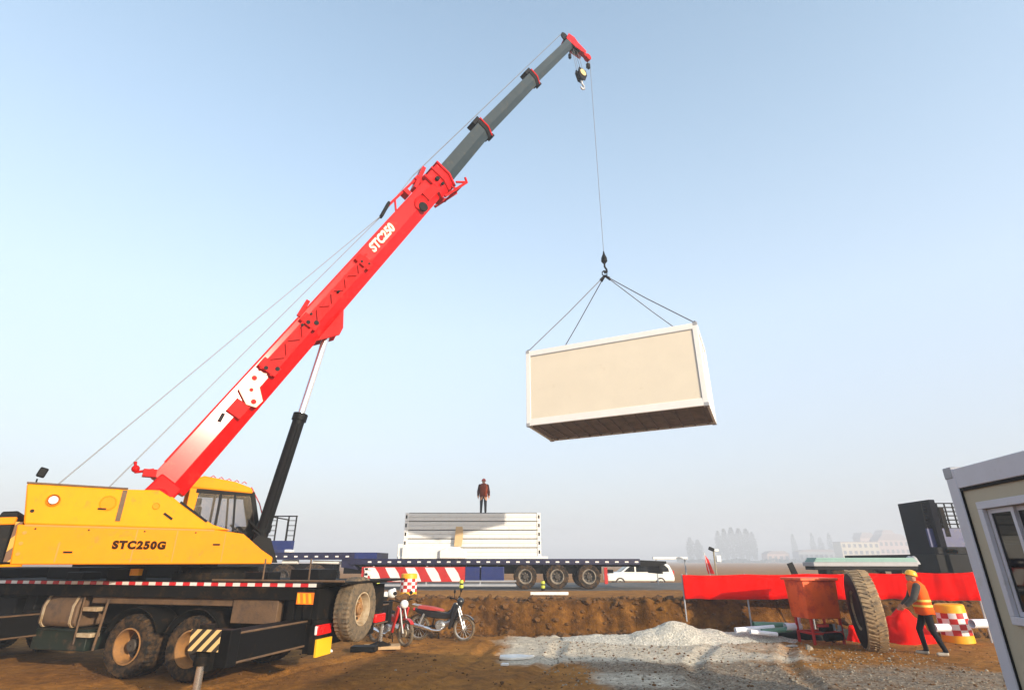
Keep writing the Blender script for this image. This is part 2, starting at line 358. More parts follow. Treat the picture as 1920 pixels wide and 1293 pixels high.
# stones and clods (uncountable)
m=MB()
def rock(m,c,r,mi=0):
    g=bmesh.ops.create_icosphere(m.bm,subdivisions=1,radius=r,matrix=Matrix.Translation(c)@Matrix.Rotation(random.random()*6,4,'Z')@Matrix.Diagonal((1,random.uniform(.6,1),random.uniform(.45,.8),1)))
    sd=random.random()*100
    for v in g['verts']: v.co+=(v.co-Vector(c))*noise.noise(v.co*(1.1/r)*.5+Vector((sd,0,0)))*.7
    for f in set(f for v in g['verts'] for f in v.link_faces): f.material_index=mi
for k in range(3400):
    if k<2400: x,y=random.uniform(.6,9),random.uniform(9.5,15.8)
    else: x,y=random.uniform(-8,11),random.uniform(8.5,16.6)
    r=.009+abs(random.gauss(0,.010)); rock(m,(x,y,gz(x,y)+r*.2),r,0 if random.random()<(.72 if k<2400 else .12) else 1)
st=m.build('loose_stones',[stone,clod],smooth=0); tag(st,'loose pale stones scattered over the muddy ground','stones',kind='stuff')
m=MB()
for k in range(1700):
    x=random.uniform(-11,15); y=random.uniform(16.45,18.2); r=.03+abs(random.gauss(0,.055))
    rock(m,(x,y,gz(x,y)+r*.1),r,0)
cl=m.build('earth_clods',clod,smooth=0); tag(cl,'broken brown earth clods covering the cut bank face','earth',kind='stuff')
# gravel heap
def heap():
    bm=bmesh.new(); n=110; V={}
    for j in range(n):
        for i in range(n):
            x=-2.9+6.6*i/(n-1); y=-1.0+1.9*j/(n-1)
            def g(cx,cy,sx,sy,h): 
                d=sqrt(((x-cx)/sx)**2+((y-cy)/sy)**2); return max(0,h*(1-d)) if d<1 else 0
            a=max(g(.05,0,1.25,.95,.52),g(-1.9,0,1.5,.8,.16),g(1.8,.1,1.9,.7,.2),g(-.6,-.1,1.3,.8,.3),g(.9,0,1.3,.8,.3))
            a=a-.05*(a>.4)*(a-.4)*8
            z=a+(noise.noise(Vector((x*3,y*3,2)))*.04+noise.noise(Vector((x*12,y*12,2)))*.022)*min(1,a*8)-.03
            V[i,j]=bm.verts.new((x,y,z))
    for j in range(n-1):
        for i in range(n-1): bm.faces.new((V[i,j],V[i+1,j],V[i+1,j+1],V[i,j+1]))
    me=bpy.data.meshes.new('gravel_heap'); bm.to_mesh(me); bm.free(); me.shade_smooth()
    mt=bpy.data.materials.new('gravel'); N,L,P=nodes(mt); tc=N.new('ShaderNodeTexCoord')
    v=N.new('ShaderNodeTexVoronoi'); v.inputs['Scale'].default_value=32; L.new(tc.outputs['Object'],v.inputs['Vector'])
    r=N.new('ShaderNodeValToRGB'); r.color_ramp.elements[0].color=(.28,.26,.21,1); r.color_ramp.elements[1].color=(.78,.73,.62,1)
    L.new(v.outputs['Color'],r.inputs[0]); L.new(r.outputs[0],P.inputs['Base Color']); P.inputs['Roughness'].default_value=.95
    b=N.new('ShaderNodeBump'); b.inputs['Distance'].default_value=.02; L.new(v.outputs['Distance'],b.inputs['Height']); L.new(b.outputs[0],P.inputs['Normal'])
    me.materials.append(mt); o=bpy.data.objects.new('gravel_heap',me); COL.objects.link(o); return o
hp=heap(); p=W(1262,1185,15.9); hp.location=(p.x,15.9,gz(p.x,15.9)+.01)
tag(hp,'low heap of pale grey gravel in front of the earth bank','gravel heap')
# ================================================================== CRANE
O=(-5.95,11.93); YS=atan2(.582,.813); YC=atan2(.243,-.97)
def S(px,py,yo): return hit(px,py,O,YS,yo)
def C(px,py,yo): return hit(px,py,O,YC,yo)
crane=thing('truck_crane','yellow and black truck crane with long red and grey telescopic boom','crane',(O[0],O[1],0),YC)
XS=Matrix.Rotation(YS-YC,4,'Z')
# --- carrier
m=MB()
for y in(-.45,.45): m.box(-3.0,9.0,y-.06,y+.06,.78,1.3)
for x in(-2.6,-1.4,0,1.4,2.8,4.4,6,7.6): m.box(x-.08,x+.08,-.388,.388,.85,1.2)
for x in(-.72,.6,5.2,6.6):
    m.cyl((x,-.95,.5),(x,.95,.5),.09,12); m.ball((x,0,.5),(.26,.2,.26))
m.box(-1.9,.9,-1.05,1.05,1.3,1.475)
m.build('chassis_frame',darksteel,crane,bevel=.01)
m=MB(); m.box(-3.12,8.3,-1.25,1.25,1.5,1.57); m.box(-3.55,-3.12,-1.2,1.2,1.545,1.585); m.box(-2.9,8.2,1.17,1.235,1.30,1.5); m.box(-2.9,8.2,-1.235,-1.17,1.30,1.5)
deck=m.build('deck',darksteel,crane,bevel=.008)
m=MB(); x=-3.05; k=0
while x<8:
    L_=.15; 
    m.box(x,min(x+L_,8.2),1.25,1.256,1.505,1.56,mi=k%2)
    x+=L_; k+=1
m.build('reflective_tape',[tapewhite,tapered],deck)
m=MB(); m.tube([(-3.6,1.3,1.6),(-1.0,1.3,1.6)],.018,8)
for x in(-2.9,-2.0): m.tube([(x,1.27,1.6),(x,1.27,1.95)],.014,8)
m.build('deck_rail',mudplate,crane)
# side plates
m=MB(); m.box(-2.32,-1.42,1.02,1.19,.92,1.30); m.build('side_panel',mudplate,crane,bevel=.01)
m=MB(); m.box(-1.40,1.7,1.05,1.16,1.18,1.30); m.build('side_panel',mudplate,crane,bevel=.01)
for xc in(-.72,.6,5.2,6.6):
    for sy in(1,-1):
        m=MB(); R0,R1=.60,.62
        poly=[(xc+R1*cos(a),.52+R1*sin(a)) for a in [radians(20+140*k/14) for k in range(15)]]+[(xc+R0*cos(a),.52+R0*sin(a)) for a in [radians(160-140*k/14) for k in range(15)]]
        y0,y1=(.68,1.22) if sy>0 else (-1.22,-.68)
        m.prism(poly,y0,y1,'y'); m.build('mudguard',darksteel,crane)
        wheel(crane,(xc,sy*.96,.51),(0,sy,0),.51,.56 if xc<3 else .32,.29,rubber,rimmat,lugs=42,dish=.26 if xc<3 else .1)
# fuel tank, tool box, steps
m=MB(); poly=[(.62+a,b) for a,b in[(0,.82),(.05,.77),(.52,.77),(.58,.84),(.58,1.12),(.5,1.3),(.1,1.34),(0,1.26)]]
m.prism(poly,1.95,2.84,'x'); tk=m.build('fuel_tank',mudplate,crane,bevel=.03)
for x in(2.03,2.72): MB().prism([(a+(.01 if a>.9 else -.01),b+(.01 if b>1 else -.01)) for a,b in poly],x,x+.05,'x').build('tank_strap',rimcream,tk)
m=MB(); m.box(1.62,2.9,.68,1.15,.38,.74); m.box(1.60,2.92,.66,1.17,.70,.735); m.build('tool_box',greensteel,crane,bevel=.02)
for z in(.62,1.05):
    m=MB(); m.box(1.45,1.78,1.05,1.24,z,z+.07); m.build('step',rimcream,crane,bevel=.006)
MB().tube([(1.36,1.2,.42),(1.33,1.2,.7),(1.28,1.2,1.25)],.022,8).build('ladder_rail',mudplate,crane); MB().tube([(1.84,1.2,.5),(1.84,1.2,1.28)],.018,8).build('ladder_rail',mudplate,crane)
m=MB(); m.box(3.5,4.6,.66,1.18,.55,1.25); m.box(4.7,4.95,.7,1.2,.6,1.28); m.box(3.15,3.4,.6,1.1,.7,1.3); m.build('side_locker',black,crane,bevel=.02)
m=MB(); m.cyl((3.62,1.2,.86),(3.62,1.25,.86),.05,14); m.build('side_lamp',alu,crane)
for x,y0,y1,z0,z1 in((-2.75,1.06,1.2,.62,1.30),(-2.58,.95,1.2,.9,1.3)):
    m=MB(); m.box(x-.06,x+.06,y0,y1,z0,z1); m.build('upright_plate',darksteel,crane,bevel=.006)
# tail
m=MB(); m.box(-3.1,-3.0,-1.2,1.2,1.0,1.48); m.box(-3.12,-3.04,-1.22,1.22,.92,1.0); m.box(-3.0,-2.84,.95,1.235,1.02,1.47); m.box(-2.98,-2.86,1.0,1.15,.5,.92)
m.build('rear_panel',darksteel,crane,bevel=.01)
m=MB(); m.box(-3.10,-3.0,.78,1.20,.50,.92); m.build('lamp_bracket',darksteel,crane)
m=MB(); m.box(-3.16,-3.10,.80,1.22,.78,.93,0); m.box(-3.15,-3.11,1.222,1.25,.79,.92,1); m.build('tail_lamp',[lampred,tapewhite],crane,bevel=.01)
m=MB(); m.box(-3.16,-3.10,-1.22,-.8,.78,.93,0); m.build('tail_lamp',lampred,crane,bevel=.01)
m=MB(); m.box(-3.15,-3.11,.74,1.19,.46,.72); m.build('license_plate',plateY,crane,bevel=.004)
m=MB(); m.box(-3.02,-2.70,1.238,1.246,1.24,1.42,0)
for k in range(3):
    x=-2.99+k*.105; m.prism([(x,1.255),(x+.045,1.255),(x+.075,1.405),(x+.03,1.405)],1.247,1.251,'y',1)
m.build('side_reflector',[reflorange,plateY],crane)
# spare wheel on the tail
sp=wheel(crane,(-3.38,.46,1.13),(-1,0,0),.52,.30,.27,rubber_d,rimcream,lugs=44,dish=.13,name='spare_wheel',dm=rimmat)
m=MB(); m.box(-3.25,-3.1,.38,.54,1.0,1.3); m.build('spare_carrier',darksteel,crane)
# outriggers
for (x0,ends) in ((-2.72,(1,-1)),(3.0,(1,-1))):
    m=MB(); m.box(x0-.24,x0+.24,-1.14,1.14,.56,1.04); m.build('outrigger_box',darksteel,crane,bevel=.01)
    for sy in ends:
        if sy<0: x0+=.42
        a,b=sorted((sy*1.0,sy*2.93))
        m=MB(); m.box(x0-.16,x0+.2,a,b,.61,.99); 
        m.box(x0-.18,x0+.22,min(sy*2.75,sy*2.95),max(sy*2.75,sy*2.95),.57,1.03)
        m.box(x0-.178,x0-.16,a,b,.965,.995,1); m.box(x0-.178,x0-.16,a,b,.6,.63,1)
        bm_=m.build('outrigger_beam',[black,mudplate],crane,bevel=.008)
        m=MB(); xj=x0+.12
        m.cyl((xj,sy*3.06,.66),(xj,sy*3.06,1.10),.085,20); m.cyl((xj,sy*3.06,.62),(xj,sy*3.06,.72),.10,20); m.cyl((xj,sy*3.06,1.06),(xj,sy*3.06,1.11),.10,20); m.box(xj-.1,xj+.1,min(sy*2.9,sy*3.05),max(sy*2.9,sy*3.05),.55,1.0)
        jk=m.build('outrigger_jack',darksteel,crane)
        m=MB(); m.cyl((xj,sy*3.06,.04),(xj,sy*3.06,.66),.05,16); m.build('jack_rod',chrome,jk)
        m=MB(); m.lathe([(.26,.0),(.26,.04),(.1,.1),(.06,.12)],(xj,sy*3.06,.05),(0,0,1),24); m.build('float_pad',darksteel,jk)
        if sy>0 and x0<0:
            m=MB(); m.box(xj-.33,xj+.14,3.18,3.19,.80,1.06); m.build('hazard_plate',hazard,crane)
# front of the carrier (beyond the left frame edge)
m=MB(); m.prism([(6.9,.75),(9.0,.75),(9.05,1.3),(8.8,2.05),(8.2,2.3),(6.9,2.3)],-1.2,1.2,'y'); dc=m.build('driver_cab',yellow,crane,bevel=.05)
m=MB(); m.box(7.15,8.3,1.2,1.21,1.5,2.15); m.box(7.15,8.3,-1.21,-1.2,1.5,2.15); m.build('cab_window',darkglass,dc)
m=MB(); m.box(5.0,6.7,-1.0,1.0,1.57,1.78); m.build('engine_cover',black,crane,bevel=.04)
m=MB(); m.cyl((0,0,1.475),(0,0,1.70),.82,48); m.cyl((0,0,1.70),(0,0,1.80),.72,48)
for k in range(24): a=k*pi/12; m.cyl((.78*cos(a),.78*sin(a),1.7),(.78*cos(a),.78*sin(a),1.73),.02,6)
m.build('slewing_ring',darksteel,crane)
MB().box(1.0,4.6,-1.1,-.6,1.57,1.86).build('deck_locker',black,crane,bevel=.02)
m=MB()
for x,y,w,d,h in((1.5,.8,.5,.3,.2),(2.6,.7,.4,.4,.14),(-1.6,.75,.5,.35,.16),(-2.3,.2,.6,.6,.2),(.95,1.0,.25,.15,.25),(3.3,0,.8,1.2,.22)): MB().box(x-w/2,x+w/2,y-d/2,y+d/2,1.57,1.57+h).build('deck_box',black,crane,bevel=.01)
m=MB(); m.box(.75,.95,1.1,1.2,1.66,1.78); m.build('deck_lamp',plateY,crane,bevel=.01)
# --- superstructure
NS=-1.15
top=[(-3.17,2.46),(-3.29,3.10),(-1.90,3.10),(-1.42,3.12),(-.43,2.55),(-.1,2.46)]
m=MB(); m.prism(top,-1.12,-.62,'y'); 
hs=m.build('turret_housing',yellow,crane,XS,bevel=.03)
skirt=[(-3.18,1.86),(-3.24,2.46),(-.35,2.46),(.12,2.40),(.49,2.12),(.72,1.98),(.72,1.86)]
m=MB(); m.prism(skirt,NS,-.62,'y'); m.build('turret_skirt',yellow2,crane,XS,bevel=.02)
m=MB(); m.prism([(-3.12,1.87),(-3.2,2.30),(.45,2.1),(.66,1.87)],-.615,1.12,'y'); m.box(-3.2,-2.2,-.6,1.1,2.27,2.5); m.build('turret_floor',yellow2,crane,XS,bevel=.02)
m=MB(); m.prism([(-3.17,2.3),(-3.25,2.95),(-1.0,2.95),(-.85,2.1)],.6,1.12,'y'); m.build('far_housing',yellow,crane,XS,bevel=.03)
# housing details
m=MB(); m.box(-3.29,-1.9,-1.135,-.62,3.10,3.125); m.build('housing_lid',mudplate,hs,XS)
m=MB(); m.box(-1.97,-1.90,-1.135,-1.122,2.56,3.08); m.build('housing_seam',mudplate,hs,XS)
m=MB(); 
for (a,b) in(((-1.05,2.93),(-.55,2.60)),((-1.27,2.72),(-1.12,2.62))):
    m.beam((a[0],-1.125,a[1]),(b[0],-1.125,b[1]),.012,.04,(0,0,1))
m.build('vent_slot',black,hs,XS)
m=MB(); m.box(-2.65,-2.63,-1.1525,-1.148,1.9,2.2); m.box(-.2,-.185,-1.1525,-1.148,1.9,2.4); m.box(-3.15,-.4,-1.154,-1.148,2.435,2.462)
m.build('panel_seam',mat('seam_orange',(.5,.2,.01),.6),crane,XS)
lx,lz=S(100,937,-1.15)
m=MB(); m.lathe([(.10,0),(.10,.03),(.09,.035),(.085,.02),(.085,0)],(lx,-1.12,lz),(0,-1,0),28); fl=m.build('work_lamp',yellow2,crane,XS)
m=MB(); m.ball((lx,-1.15,lz),(.065,.02,.065)); m.build('lamp_glass',bulb,fl,XS)
for px,py,r in((203,942,.13),(293,948,.06)):
    a,b=S(px,py,-1.15); m=MB(); m.lathe([(r,0),(r,.012),(r*.85,.018),(r*.8,.008)],(a,-1.12,b),(0,-1,0),30); m.build('round_cover',yellow2,hs,XS)
a,b=S(60,957,-1.15); m=MB(); m.cyl((a,-1.11,b),(a,-1.125,b),.028,14); m.build('port_hole',black,hs,XS)
for px,py in((40,998),(33,1018),(27,1038)):
    a,b=S(px,py,-1.15); m=MB(); m.cyl((a+.04,-1.14,b),(a+.04,-1.156,b),.028,12); m.build('port_hole',MATS['seam_orange'],crane,XS)
a,b=S(262,1022,-1.15)
RX=Matrix.Rotation(radians(90),4,'X')
text('model_lettering','STC250G',.17,mat('letter_brown',(.03,.012,.004),.8,spec=.05),crane,XS@Matrix.Translation((a,-1.156,b))@RX,offset=.011,spacing=1.2)
a2,b2=S(255,1047,-1.15)
text('small_lettering','- - - - - - - - -',.09,MATS['seam_orange'],crane,XS@Matrix.Translation((a2,-1.156,b2))@RX)
for k,(x0,x1,z0,z1_) in enumerate(((-1.62,-1.60,1.9,2.43),(-1.0,-.985,1.9,2.43))): MB().box(x0,x1,-1.1525,-1.148,z0,z1_).build('panel_seam',MATS['seam_orange'],crane,XS)
for x,z in((-2.5,2.05),(-.32,2.2),(-2.2,2.75)): MB().box(x-.06,x+.06,NS-.02 if z<2.46 else -1.14,NS if z<2.46 else -1.12,z-.014,z+.014).build('door_handle',black,crane,XS,bevel=.005)
for x in(-3.0,-2.3,-1.5,-.7): MB().cyl((x,NS-.001,2.40),(x,NS-.012,2.40),.014,8).build('bolt',black,crane,XS)
# counterweight at the tail
m=MB(); m.prism([(-3.26,1.86),(-3.85,1.9),(-3.95,2.1),(-3.9,2.5),(-3.3,2.55)],-1.0,1.12,'y'); cw=m.build('counterweight',black,crane,XS,bevel=.04)
MB().prism([(-3.93,2.42),(-3.92,2.53),(-3.28,2.58),(-3.28,2.46)],-1.03,1.14,'y').build('counterweight_cap',yellow2,cw,XS,bevel=.02)
m=MB(); m.box(-3.27,-3.185,-1.13,-1.02,1.9,2.5); m.build('hazard_strip',hazard2,cw,XS)
m=MB(); m.prism([(-3.55,2.5),(-3.5,2.66),(-3.3,2.68),(-3.26,2.5)],-.9,.9,'y'); m.build('rear_grille',black,cw,XS,bevel=.02)
# mirror / camera on the tail
a,b=S(68,903,-1.0); c2,d2=S(84,880,-1.0)
m=MB(); m.tube([(a,-1.0,3.1),(a,-1.0,b+.05)],.012,8); md=m.build('mirror_stalk',black,crane,XS)
m=MB(); m.beam((a+.02,-1.0,b+.08),(c2,-1.0,d2+.03),.12,.06,(0,1,0)); m.build('mirror',black,md,XS,bevel=.02)
# winches
for x,z in((-2.75,2.86),(-2.0,2.86)):
    m=MB(); m.lathe([(.34,-.30),(.34,-.27),(.24,-.26),(.24,.26),(.34,.27),(.34,.30)],(x,0,z),(0,1,0),36,0); wd=m.build('winch_drum',yellow,crane,XS)
    m=MB(); m.lathe([(.27,-.25)]+[(.27+.012*(k%2),-.25+k*.02) for k in range(1,25)]+[(.27,.25)],(x,0,z),(0,1,0),36,0); m.build('rope_wraps',ropem,wd,XS)
    m=MB(); m.box(x-.3,x+.3,-.4,-.34,2.3,z+.12); m.box(x-.3,x+.3,.34,.4,2.3,z+.12); m.build('winch_frame',yellow,crane,XS,bevel=.01)
# boom pivot plates
BY=-.2
for y in(BY-.40,BY+.36):
    m=MB(); m.prism([(-2.0,2.2),(-1.6,3.02),(-1.15,3.06),(-.8,2.8),(-.2,2.2)],y,y+.04,'y'); m.build('boom_support',yellow,crane,XS,bevel=.01)
# operator cab: open frame, glazed
cy0,cy1=.30,1.18
prof=[(-.80,1.9),(.76,1.9),(.74,2.42),(.46,3.34),(.05,3.50),(-.58,3.58),(-.80,3.42)]
m=MB(); m.prism([(-.80,1.9),(.76,1.9),(.74,2.40),(-.80,2.40)],cy0,cy1,'y'); cab=m.build('operator_cab',yellow,crane,XS,bevel=.03)
m=MB(); m.prism([(-.86,3.34),(.44,3.30),(.40,3.42),(.05,3.53),(-.58,3.61),(-.86,3.5)],cy0-.03,cy1+.03,'y'); m.build('cab_roof',yellow,cab,XS,bevel=.04)
m=MB(); 
for y in(cy0,cy1-.05):
    m.prism([(-.80,2.4),(-.68,2.4),(-.62,3.36),(-.80,3.36)],y,y+.05,'y')
m.build('cab_pillar',yellow,cab,XS,bevel=.01)
m=MB()
for y in(cy0-.005,cy1-.045):
    m.prism([(.66,2.38),(.755,2.38),(.47,3.34),(.38,3.34)],y,y+.05,'y'); m.prism([(-.68,3.25),(.44,3.25),(.42,3.335),(-.68,3.335)],y,y+.05,'y')
    m.prism([(-.22,2.38),(-.17,2.38),(-.17,3.3),(-.22,3.3)],y,y+.04,'y'); m.prism([(.16,2.38),(.20,2.38),(.10,3.3),(.06,3.3)],y,y+.04,'y'); m.prism([(-.7,2.38),(.75,2.38),(.73,2.50),(-.7,2.50)],y,y+.045,'y')
m.build('window_frame',black,cab,XS)
m=MB(); m.prism([(-.66,2.5),(.70,2.5),(.42,3.27),(-.64,3.27)],cy0+.02,cy0+.026,'y'); m.build('side_glass',glass,cab,XS)
m=MB(); m.prism([(-.66,2.5),(.70,2.5),(.42,3.27),(-.64,3.27)],cy1-.03,cy1-.024,'y'); m.build('side_glass',glass,cab,XS)
m=MB(); m.beam((.735,(cy0+cy1)/2,2.42),(.45,(cy0+cy1)/2,3.32),.76,.006,(1,0,0)); m.build('windscreen',glass,cab,XS)
m=MB(); m.box(-.55,-.1,.5,.98,2.4,2.55); m.box(-.6,-.48,.5,.98,2.5,3.0); m.box(-.6,-.5,.6,.88,3.02,3.18); m.build('cab_seat',black,cab,XS,bevel=.03)
m=MB(); m.box(.3,.5,.55,.95,2.4,2.62); m.tube([(.3,.74,2.55),(.16,.74,2.66)],.02); m.build('control_console',darksteel,cab,XS)
m=MB()
for k in range(5): m.tube([(-.45+.16*k,.4+.0*k,3.6-.02*k),(-.40+.16*k,.4,3.64-.02*k),(-.35+.16*k,.4,3.6-.02*k)],.01,6)
m.tube([(.40,.4,3.45),(.62,.35,3.1),(.78,.35,2.7)],.012,6)
m.build('roof_rail',redpaint,cab,XS)
# --- boom
side=Vector((0,1,0))
def hexsec(w,h):   # (side, up): flat top, vertical flanks, chamfered belly
    return [(-w/2,h/2),(w/2,h/2),(w/2,-h*.08),(w*.22,-h/2),(-w*.22,-h/2),(-w/2,-h*.08)]
P=[(-1.25,3.28),(4.42,13.50),(5.90,16.26),(8.22,20.18),(10.42,23.78)]
B3=[Vector((a,BY,b)) for a,b in P]
def boomsec(i,j,w,h,name,mt,ext=0,**k):
    d=(B3[j]-B3[i]).normalized(); p0=B3[i]-d*ext
    mm=MB(); mm.sect(p0,B3[j],hexsec(w,h),hexsec(w,h),side); return mm.build(name,mt,crane,XS,bevel=.012,smooth=15)
d0=(B3[1]-B3[0]).normalized(); u0=Vector((-d0.z,0,d0.x))
boom=boomsec(0,1,.56,.70,'boom_base',red)
boomsec(1,2,.48,.60,'boom_section',boomgrey,ext=.5); boomsec(2,3,.42,.52,'boom_section',boomgrey,ext=.3); boomsec(3,4,.36,.44,'boom_section',boomgrey,ext=.3)
def collar(i,w,h,l=.22):
    d=(B3[i]-B3[i-1]).normalized(); p=B3[i]; u=Vector((-d.z,0,d.x))
    m=MB(); m.sect(p-d*l,p-d*.04,hexsec(w,h),hexsec(w,h),side,0); m.sect(p-d*.035,p+d*.03,hexsec(w+.05,h+.05),hexsec(w+.05,h+.05),side,1)
    q=p-d*l*1.5+u*(h/2+.06); m.beam(q,q+d*.42,w*.7,.14,u,0)
    q=p+d*.02-u*(h/2+.02); m.beam(q-d*.08,q+d*.08,w*.5,.12,u,0)
    m.build('boom_collar',[black,red2],crane,XS,bevel=.01)
collar(2,.54,.68); collar(3,.48,.60)
# red head of base section: cage
def along(t,a,b):  # t along base axis (m), a side offset, b up offset
    return B3[0]+d0*t+Vector((0,a,0))+u0*b
Lb=(B3[1]-B3[0]).length
m=MB(); m.sect(along(Lb-.9,0,0),along(Lb-.02,0,0),hexsec(.66,.82),hexsec(.66,.82),side)
for t in(.9,.45,.1): m.sect(along(Lb-t,0,0),along(Lb-t+.07,0,0),hexsec(.76,.94),hexsec(.76,.94),side)
m.build('boom_head_collar',red,crane,XS,bevel=.01)
m=MB()
for t in(1.7,1.0): m.beam(along(Lb-t,-.05,.38),along(Lb-t,-.05,.62),.3,.16,d0)
m.beam(along(Lb-2.6,-.1,.62),along(Lb-.9,-.1,.56),.07,.07,u0); m.beam(along(Lb-1.4,-.1,.40),along(Lb-.5,-.1,.62),.3,.12,u0)
m.beam(along(Lb-2.5,-.1,.36),along(Lb-2.2,-.1,.60),.05,.05,d0)
m.build('rope_guide_bracket',red,crane,XS,bevel=.01)
m=MB(); m.beam(along(Lb-3.05,-.1,.55),along(Lb-2.45,-.1,.66),.16,.09,u0); m.build('rope_roller',black,crane,XS,bevel=.02)
m=MB()
for y in(-.34,.34):
    m.beam(along(Lb-.9,y,-.42),along(Lb+.25,y,-.66),.05,.08,u0); m.beam(along(Lb-.1,y,-.40),along(Lb+.25,y,-.66),.05,.06,u0); m.beam(along(Lb+.22,y,-.68),along(Lb+.35,y,-.52),.05,.06,u0); m.beam(along(Lb-.4,y,-.38),along(Lb-.3,y,-.56),.05,.05,d0)
m.beam(along(Lb+.2,-.36,-.62),along(Lb+.2,.36,-.62),.06,.06,u0); m.beam(along(Lb-.4,-.36,-.55),along(Lb-.4,.36,-.55),.06,.06,u0)
m.build('jib_bracket',red2,crane,XS,bevel=.006)
m=MB(); m.ball(along(Lb-1.75,-.31,-.02),(.2,.04,.30),rot=Matrix.Rotation(.5,3,'Y')); m.beam(along(Lb-1.5,-.34,.0),along(Lb-.9,-.34,-.05),.06,.3,u0); m.build('hose_drum',red2,crane,XS)
for t,b,r,y in((1.85,-.14,.15,-.30),(.62,.1,.07,-.36),(.62,-.12,.05,-.36)): MB().cyl(along(Lb-t,y,b),along(Lb-t,y-.06,b),r,20).build('sheave_wheel',black,crane,XS)
# stowed jib along near side
m=MB(); J0,J1=2.9,7.15
for b in(.20,-.06): m.beam(along(J0,-.345,b),along(J1,-.345,b*.8),.07,.06,u0)
t=J0; k=0
while t<J1-.3:
    m.beam(along(t,-.34,.2 if k%2 else -.06),along(t+.3,-.34,-.06 if k%2 else .2),.03,.035,Vector((0,1,0))); t+=.3; k+=1
m.build('stowed_jib',red2,crane,XS)
m=MB()
for t in(3.05,4.55,6.9): MB().beam(along(t,-.33,-.16),along(t,-.33,.30),.12,.26,d0).build('jib_mount',red2,crane,XS,bevel=.015)
MB().beam(along(4.5,-.3,.36),along(5.0,-.3,.44),.06,.10,u0).build('jib_pin_box',red2,crane,XS,bevel=.01)
MB().beam(along(2.95,-.30,.07),along(7.1,-.30,.05),.02,.26,u0).build('jib_panel',red2,crane,XS)
m=MB()
m=MB(); 
for (t,b,r) in((2.98,.12,.045),(3.12,-.08,.05),(4.5,.1,.05),(4.62,-.05,.06),(4.72,.18,.03),(4.35,.16,.035),(5.7,.05,.03),(6.85,.12,.035),(6.95,-.06,.03)):
    m.cyl(along(t,-.29,b),along(t,-.405,b),r,12)
m.build('pin_hole',black,crane,XS)
# cream bracket plate near lower boom
m=MB(); pl=[along(2.2+a,-.335,b) for a,b in((.05,.25),(.55,.30),(.7,.02),(.35,-.06),(.15,-.30),(-.05,-.28),(-.12,-.08))]
A=[m.bm.verts.new(v) for v in pl]; Bv=[m.bm.verts.new(v+Vector((0,-.03,0))) for v in pl]
m.bm.faces.new(A); m.bm.faces.new(Bv[::-1])
for i in range(len(pl)): m.bm.faces.new((A[i],A[(i+1)%len(pl)],Bv[(i+1)%len(pl)],Bv[i]))
pb=m.build('bracket_plate',creamplate,crane,XS,bevel=.006)
m=MB(); 
for t,b,r in((2.65,.16,.055),(2.4,.04,.04),(2.22,-.16,.055)): m.cyl(along(t,-.34,b),along(t,-.372,b),r,16)
m.build('pin_hole',red2,pb,XS)
m=MB(); m.beam(along(1.75,-.31,-.02),along(2.1,-.31,-.02),.06,.34,u0); m.build('jib_latch',red2,crane,XS,bevel=.01)
m=MB(); m.beam(along(1.5,-.3,.1),along(1.68,-.3,.14),.04,.07,u0); m.build('latch_hook',black,crane,XS)
# edge flange strip on top of boom flank
m=MB(); m.beam(along(.3,-.29,.345),along(Lb-1,-.29,.345),.02,.04,u0); m.build('boom_flange',red2,boom,XS)
# foot of boom
m=MB(); m.beam(along(-.55,0,.05),along(.1,0,.0),.62,.5,u0); m.cyl(along(-.25,-.42,0),along(-.25,.42,0),.14,20); m.build('boom_foot',red2,crane,XS,bevel=.04)
m=MB(); m.tube([along(.1,-.2,.4),along(-.1,-.2,.62),along(.05,-.2,.75)],.03,8); m.box(-1.72,-1.5,BY-.3,BY-.1,3.42,3.56); m.ball(along(-.05,-.2,.66),.07); m.build('hose_reel',red2,crane,XS)
# boom lettering
tl=hit(718,447,O,YS,BY-.30); ang=atan2(d0.z,d0.x)
MT=XS@Matrix.Translation((tl[0]-.02,BY-.284,tl[1]+.02))@Matrix.Rotation(-ang,4,'Y')@RX
text('boom_lettering','STC250',.34,mat('letter_cream',(.85,.72,.5),.5),crane,MT,offset=.014,shear=.2)
# luffing cylinder
cb=Vector((.60,BY,2.15)); ct=Vector((1.46,BY,7.42)); dc_=(ct-cb).normalized(); Lc=(ct-cb).length
cm=S(560,780,BY); tm_=(Vector((cm[0],BY,cm[1]))-cb).dot(dc_)
m=MB(); m.cyl(cb,cb+dc_*tm_,.135,28); m.cyl(cb+dc_*(tm_-.1),cb+dc_*(tm_+.06),.165,28); m.cyl(cb+dc_*.35,cb+dc_*.5,.155,28)
m.tube([cb+dc_*.4+Vector((0,-.17,0)),cb+dc_*(tm_-.2)+Vector((0,-.17,0))],.022,8)
lc=m.build('luffing_cylinder',black,crane,XS)
m=MB(); m.cyl(cb+dc_*tm_,ct-dc_*.1,.085,24); m.ball(ct,(.14,.12,.14)); m.build('piston_rod',chrome,lc,XS)
for y in(-.62,.0):
    m=MB(); m.prism([(.05,1.88),(.95,1.88),(.75,2.35),(.5,2.4)],y,y+.05,'y'); m.build('cylinder_bracket',black,crane,XS)
m=MB(); m.box(.2,.85,-.6,.28,1.9,2.12); m.tube([(.4,-.5,2.5),(.7,-.45,2.3),(.75,-.45,1.95)],.03); m.tube([(.3,-.4,2.7),(.62,-.35,2.45),(.7,-.4,2.0)],.025); m.build('hydraulic_hoses',black,crane,XS)
